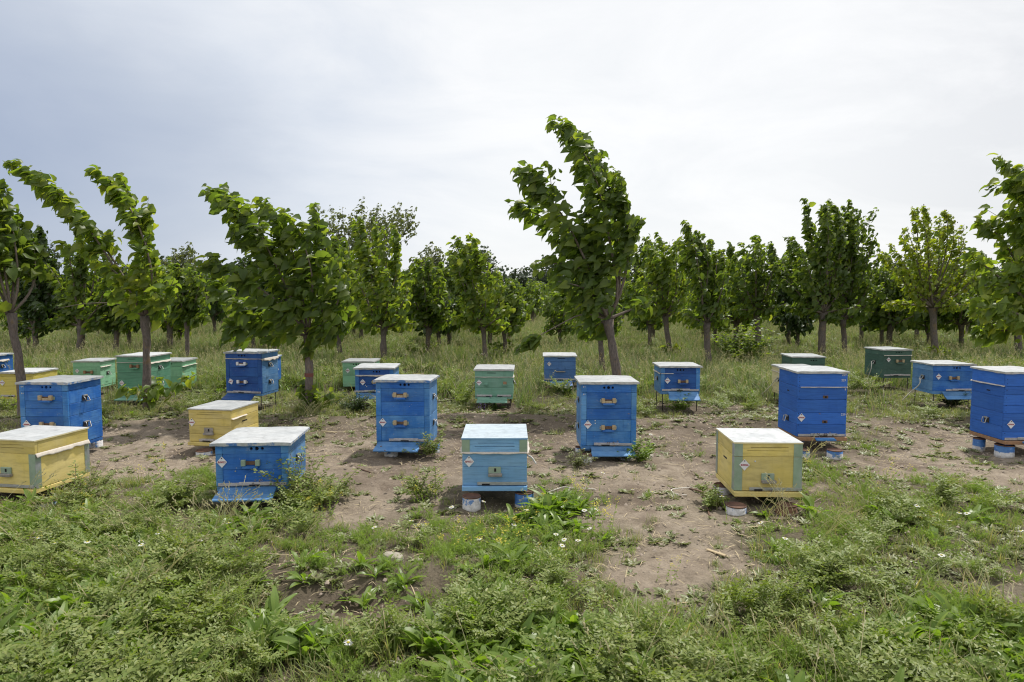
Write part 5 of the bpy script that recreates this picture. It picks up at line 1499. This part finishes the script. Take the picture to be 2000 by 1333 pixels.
# ------------------------------------------------------------------ single plants one can point at
def plant(name, label, cat, px, py, parts, group=None, s=1.0, rz=0.0):
    p = ground(px, py)
    root = empty(name, p, rz, label, cat, group); root.scale = (s, s, s)
    for nm, me, loc in parts: link(nm, me, root, loc)
    return root
def bush_mesh(seed, n, ln, m, leafl=.03, lw=.014, rise=(.5, 1.45), mats=None):
    b = PB(seed); r = b.r
    for k in range(n):
        az = r.uniform(0, 6.283); pts = smooth_pts(arc((r.normal() * .03, r.normal() * .03, 0), az, ln * r.uniform(.55, 1.2), r.uniform(*rise), r.uniform(.1, .8), 5, (-.12, 0)), 11)
        b.stalk(pts, .0035, 0)
        for q in range(2, 11):
            for z in range(3):
                a = r.uniform(0, 6.28); d = np.array([math.cos(a), math.sin(a), r.uniform(-.1, .7)])
                st = pts[q] + d * leafl * .5
                b.leaf(st, d + np.array([-.3, 0, -.1]), (r.normal() * .4, r.normal() * .4, 1), leafl * r.uniform(.7, 1.3), lw * r.uniform(.8, 1.2), 1)
                b.leaf(pts[q], np.array([-d[1], d[0], d[2]]), (r.normal() * .4, r.normal() * .4, 1), leafl * r.uniform(.5, 1.1), lw, 1)
    return b.mesh("leaf_mass", [M_twig, m])
WG = "bushy weeds beside the hives"
plant("bushy_weed", "round bushy weed alone on the path between the two front blue hives", "weed", 828, 975, [("foliage", bush_mesh(1, 16, .22, M_vetch), (0, 0, 0))], WG)
plant("bushy_weed", "tall bushy weed hiding the right front corner of the B/0022 hive", "weed", 580, 990, [("foliage", bush_mesh(2, 26, .36, M_vetch, .032, .014), (0, 0, 0))], WG)
plant("bushy_weed", "bushy weed a step right of the B/0022 hive", "weed", 650, 985, [("foliage", bush_mesh(3, 16, .28, M_vetch), (0, 0, 0))], WG)
plant("bushy_weed", "weed clump left of the B/0022 hive at the edge of the path", "weed", 350, 990, [("foliage", bush_mesh(4, 18, .24, M_vetch), (0, 0, 0))], WG)
plant("bushy_weed", "weed bush at the foot of the left edge yellow hive", "weed", 160, 985, [("foliage", bush_mesh(5, 20, .26, M_vetch), (0, 0, 0))], WG)
plant("bushy_weed", "upright leafy weed under the right end of the two-storey 8-6 hive's board", "weed", 838, 893, [("foliage", bush_mesh(6, 14, .24, M_vetch, .03, .013), (0, 0, 0))], WG)
plant("bushy_weed", "small weed at the board's right end of the white-roofed two-storey hive", "weed", 1245, 902, [("foliage", bush_mesh(7, 14, .2, M_dock, .034, .015), (0, 0, 0))], WG)
plant("bushy_weed", "grey weed tuft before the left can of the white-roofed two-storey hive", "weed", 1130, 912, [("foliage", bush_mesh(8, 14, .14, M_ros, .024, .010), (0, 0, 0))], WG)
plant("bushy_weed", "leafy bush hiding the foot of the tree between the dark roof and tipped-board hive", "bush", 1452, 716, [("foliage", bush_mesh(9, 40, .9, M_leaf, .075, .05), (0, 0, 0))], WG)
plant("bushy_weed", "green weed clump low on the soil at the right, apart from the hives", "weed", 1835, 985, [("foliage", bush_mesh(10, 16, .2, M_vetch), (0, 0, 0))], WG)
plant("bushy_weed", "weed beside the left front can of hive B/0026", "weed", 1395, 990, [("foliage", bush_mesh(12, 14, .18, M_vetch), (0, 0, 0))], WG)
plant("dock_plant", "large dark dock plant spreading under the right can of the light blue hive", "dock", 1066, 1012, [("leaf_rosette", P_dock(31, 18, .21, .05), (0, 0, 0))], WG)
plant("dock_plant", "dark dock leaves in the shade below hive B/0026", "dock", 1497, 985, [("leaf_rosette", P_dock(32, 16, .2, .05, m=M_leafd), (0, 0, 0))], WG)
plant("dock_plant", "dark pointed leaves in front of the cornflower blue hive", "dock", 1108, 772, [("leaf_rosette", P_dock(33, 20, .22, .05, m=M_leafd), (0, 0, 0))], WG)
plant("dock_plant", "weeds below the teal green hive's board", "dock", 968, 803, [("leaf_rosette", P_dock(34, 18, .13, .03, m=M_leafd), (0, 0, 0))], WG)
plant("bushy_weed", "dark weeds beneath the landing board of the hive with the tether near the right edge", "weed", 1860, 797, [("foliage", bush_mesh(13, 26, .30, M_leafd, .03, .015), (0, 0, 0))], WG)
plant("bushy_weed", "weeds beneath the steeply tipped landing board", "weed", 1325, 806, [("foliage", bush_mesh(14, 22, .24, M_dock, .03, .012), (0, 0, 0))], WG)
plant("bushy_weed", "dark weed thicket under the dark blue hive that peeks out", "weed", 700, 806, [("foliage", bush_mesh(15, 24, .30, M_leafd, .03, .015), (0, 0, 0))], WG)

# daisies: one object each
def daisy_parts(seed, h, d):
    b = PB(seed); r = b.r
    lean = np.array([-.25 * h, -.05 * h, h])
    b.stalk([np.zeros(3), lean * .5 + np.array([.01, 0, 0]), lean], .0025, 0)
    for q in range(3): b.leaf(lean * (.2 + .2 * q), r.normal(size=3), r.normal(size=3), .02, .004, 0)
    stem = b.mesh("stem", [M_feather])
    b = PB(seed + 1); k = 14
    for q in range(k):
        a = 6.283 * q / k + r.normal() * .06; b.leaf(np.array([math.cos(a), math.sin(a), 0]) * d * .13, (math.cos(a), math.sin(a), r.uniform(-.25, .12)), (0, 0, 1), d * .38, d * .13, 0, .02)
    pet = b.mesh("petals", [M_wfl])
    mb = MB(); mb.lathe([(d * .17, 0), (d * .15, d * .06), (d * .06, d * .10)], 10)
    cen = mesh("flower_centre", mb.v, mb.f, M_yfl, True)
    return stem, pet, cen, lean
DV = [daisy_parts(500 + 7 * q, .07 + .03 * q, .034 + .004 * (q % 2)) for q in range(4)]
DP = [(160, 1100), (70, 1068), (105, 1098), (188, 1096), (208, 1099), (240, 1088), (278, 1090), (300, 1088), (284, 1065), (353, 1078), (395, 1090), (455, 1055), (344, 1110), (740, 1048), (797, 1042), (882, 1030), (940, 1060), (668, 1290), (953, 1005), (1024, 1026), (1035, 1020), (1148, 1012), (1155, 1018), (1172, 1034), (1152, 1038), (1122, 1077), (1110, 1100), (1170, 948), (1235, 962), (1278, 975), (1090, 1085), (1420, 1005), (1085, 1050), (1482, 1040), (1543, 1082), (1774, 1020), (1832, 1010), (1852, 1032), (1864, 1030), (1902, 1042), (1985, 1055), (1840, 1110), (1997, 1065), (1262, 866), (1660, 868), (1005, 1040)]
for i, (px, py) in enumerate(DP):
    st, pe, ce, ln = DV[i % 4]
    g = ground(px, py + 14)
    root = empty("daisy", g, (i * 2.4) % 6.28, "white daisy with a yellow centre among the weeds", "daisy", "white daisies among the weeds")
    link("stem", st, root); h_ = link("petals", pe, root, tuple(ln), (.25 * math.sin(i), .25 * math.cos(i * 1.7), 0)); link("flower_centre", ce, root, tuple(ln))
# purple flowers below the teal hive
for i, (px, py) in enumerate([(948, 815), (938, 812), (958, 800)]):
    b = PB(700 + i)
    for q in range(14): b.leaf(np.array([b.r.normal() * .008, b.r.normal() * .008, .08 + q * .006]), b.r.normal(size=3), (0, 0, 1), .02, .010, 1)
    b.stalk([np.zeros(3), np.array([0, 0, .16])], .003, 0)
    root = empty("purple_flower", ground(px, py), 0, "purple flower spike in the grass below the teal green hive", "flower", "purple flowers below the teal green hive")
    link("flower_spike", b.mesh("flower_spike", [M_feather, M_pfl]), root)

# ------------------------------------------------------------------ sticks, twine, stones
def cord(name, label, cat, pts, r, m, group=None, n=5):
    mb = MB(); mb.tube(smooth_pts(pts, 20), r, n)
    o = mb.build(name, m); return tag(o, label, cat, group)
def gpts(l, dz=.006): 
    o = []
    for q in l:
        p = ground(q[0], q[1]); p.z += dz + (q[2] if len(q) > 2 else 0); o.append(p)
    return o
def lath(name, label, a, b, w, t, m):
    A, B = gpts([a, b], .012); d = B - A
    o = link(name, box_mesh(name, d.length, w, t, m), None, (A + B) / 2, (0, -math.asin(d.z / d.length), math.atan2(d.y, d.x)))
    return tag(o, label, "stick", "sticks lying on the ground")
lath("wooden_lath", "flat pale wooden lath on bare soil in front of hive B/0026", (1380, 1077), (1417, 1090), .022, .008, M_wood)
lath("wooden_lath", "thin pale stick on the bank between the red-banded tree and the two-storey hive", (627, 845), (658, 847), .016, .012, M_straw)
cord("bent_stick", "bent brown stick on the soil left of hive B/0026", "stick", gpts([(1345, 956), (1362, 962, .01), (1375, 970, .02), (1383, 1000), (1386, 1010)]), .007, M_brownwood, "sticks lying on the ground")
cord("grey_stick", "grey forked stick lying under hive B/0026 by the rusty pot", "stick", gpts([(1510, 1015), (1540, 1018), (1580, 1000, .04), (1602, 992, .06)]), .005, M_twig, "sticks lying on the ground")
cord("grey_stick", "pale dry stalk lying in the weeds at the left", "stick", gpts([(150, 1064), (190, 1064), (220, 1062, .01)]), .005, M_straw, "sticks lying on the ground")
cord("grey_stick", "thin twig on the bank between the light blue hive and the white-roofed one", "stick", gpts([(1030, 848), (1042, 843), (1056, 838, .02)]), .005, M_twig, "sticks lying on the ground")
cord("grey_stick", "short dark stick on the path before the two-storey 8-6 hive", "stick", gpts([(697, 916), (712, 920), (724, 924)]), .005, M_brownwood, "sticks lying on the ground")
cord("twine", "loose white twine on the path right of the light blue hive", "twine", gpts([(1070, 965), (1088, 958), (1102, 953), (1120, 957), (1140, 958), (1165, 959)], .01), .004, M_twine, "pieces of white twine")
cord("twine", "short white twine end below the long piece right of the light blue hive", "twine", gpts([(1100, 964), (1110, 969), (1122, 971)], .01), .004, M_twine, "pieces of white twine")
cord("twine", "curled white twine left of the bent brown stick", "twine", gpts([(1352, 955), (1325, 956), (1311, 958), (1312, 965), (1325, 969), (1342, 970)], .01), .004, M_twine, "pieces of white twine")
h = HV['LB']
x_ = h[0] + h[3] / 2
cord("twine", "white cord end dangling from the right side of the light blue hive", "twine", [(x_ + .004, h[1] + .10, .33), (x_ + .03, h[1] + .07, .325), (x_ + .05, h[1] + .06, .295), (x_ + .06, h[1] + .05, .28)], .006, M_twine, "pieces of white twine")
def side_pt(k, s, dy, z, dx=.02):
    hx, hy, yaw, W, D, zt, sm, ov = HV[k]; c, sn = math.cos(R(yaw)), math.sin(R(yaw)); u = s * (W / 2 + dx); v = dy
    return Vector((hx + u * c - v * sn, hy + u * sn + v * c, z + float(gz(hx, hy + D / 2))))
a = side_pt('DG2', -1, .26, .40); g = ground(1690, 755)
cord("tether", "pale cord hanging from the dark green hive's handle down to the grass", "cord", [a, a + Vector((-.02, -.05, -.10)), a * .6 + g * .4 + Vector((0, 0, -.06)), g], .007, M_twine, "cords on hive handles")
a = side_pt('B10', -1, .24, .38); g = ground(1760, 786)
cord("tether", "pale cord hanging from the handle of the blue hive near the right edge", "cord", [a, a + Vector((-.01, -.04, -.08)), a * .5 + g * .5 + Vector((0, 0, -.03)), g], .007, M_twine, "cords on hive handles")
a = side_pt('G5', -1, .3, .25); g = ground(908, 786)
cord("tether", "thin pale stalk leaning against the teal green hive's left side", "cord", [a, a * .5 + g * .5, g], .005, M_twine, "cords on hive handles")
a = side_pt('Y4', -1, .2, .36); g = ground(1485, 772)
cord("tether", "pale cord running from the cream hive's handle to the grass", "cord", [a, a * .6 + g * .4 + Vector((0, 0, -.04)), g], .006, M_twine, "cords on hive handles")
def stone(name, label, px, py, sx, sy, sz, seed, m=M_stone, rz=0.0):
    mb = MB(); n = 9
    r = random.Random(seed)
    prof = [(1, -.3), (1.0, .25), (.86, .8), (.5, 1.0)]
    mb.lathe(prof, n)
    mb.v = [Vector((p.x * sx * (1 + r.uniform(-.16, .16)), p.y * sy * (1 + r.uniform(-.16, .16)), p.z * sz * (1 + r.uniform(-.1, .1)))) for p in mb.v]
    g = ground(px, py)
    o = mb.build(name, m, None, g, (r.uniform(-.15, .15), r.uniform(-.15, .15), rz), False)
    return tag(o, label, "stone", "stones lying on the ground")
stone("flat_stone", "pale flat stone lying in the weeds at the centre of the foreground", 768, 1092, .075, .045, .03, 1, rz=-.5)
stone("small_stone", "small white stone right of the pale flat stone", 819, 1096, .02, .015, .012, 2)
stone("small_stone", "long pale stone further back between the yellow flowers", 822, 1044, .045, .016, .015, 3, rz=.5)
stone("flat_stone", "flat grey slab on the soil right of the white-roofed two-storey hive", 1258, 893, .09, .06, .02, 4)
stone("clay_clump", "brown clump of old stump behind the two-storey 8-6 hive", 820, 742, .17, .12, .11, 5, M_brownwood)

# ------------------------------------------------------------------ bees at the entrances
def bee_mesh():
    mb = MB(); mb.tube([(-.007, 0, .003), (-.004, 0, .0045), (0, 0, .005), (.003, 0, .005), (.0065, 0, .004)], [.0015, .0032, .0022, .0030, .0018], 7)
    for q in (-1, 1): mb.quad([(.001, q * .001, .007), (-.003, q * .007, .008), (-.007, q * .006, .007), (-.003, q * .001, .0065)], 1)
    return mesh("bee", mb.v, mb.f, [M_brownwood, M_greywood], True, mb.m)
BEE = bee_mesh()
rb = random.Random(4)
for key, n_, lab, grp in (('B9', 14, "honey bee crowding at the entrance of the tall 229 hive", "bees at the 229 hive entrance"), ('B7', 6, "honey bee by the entrance of the white-roofed two-storey hive", "bees at the white-roofed hive entrance"),
                     ('B3', 6, "honey bee by the entrance of hive B/0022", "bees at the B/0022 hive entrance"), ('Y3', 5, "honey bee on the front of hive B/0026", "bees on the B/0026 hive front")):
    hx, hy, yaw, W, D, zt, sm, ov = HV[key]
    for q in range(n_):
        u = rb.gauss(.02, .06); zz = sm[-2] + rb.uniform(.002, .05) + float(gz(hx, hy + D / 2))
        c, sn = math.cos(R(yaw)), math.sin(R(yaw)); v = ov - .014 - rb.uniform(0, .004)
        o = link("bee", BEE, None, (hx + u * c - v * sn, hy + u * sn + v * c, zz), (R(90), rb.uniform(0, 6.28), 0))
        tag(o, lab, "bee", grp)
for q in range(9):
    p = at(rb.uniform(700, 1700), rb.uniform(640, 900), rb.uniform(4, 6)); o = link("bee", BEE, None, p, (rb.uniform(-.4, .4), 0, rb.uniform(0, 6.28)), (1.1, 1.1, 1.1))
    tag(o, "honey bee flying between the hives", "bee", "bees flying between the hives")
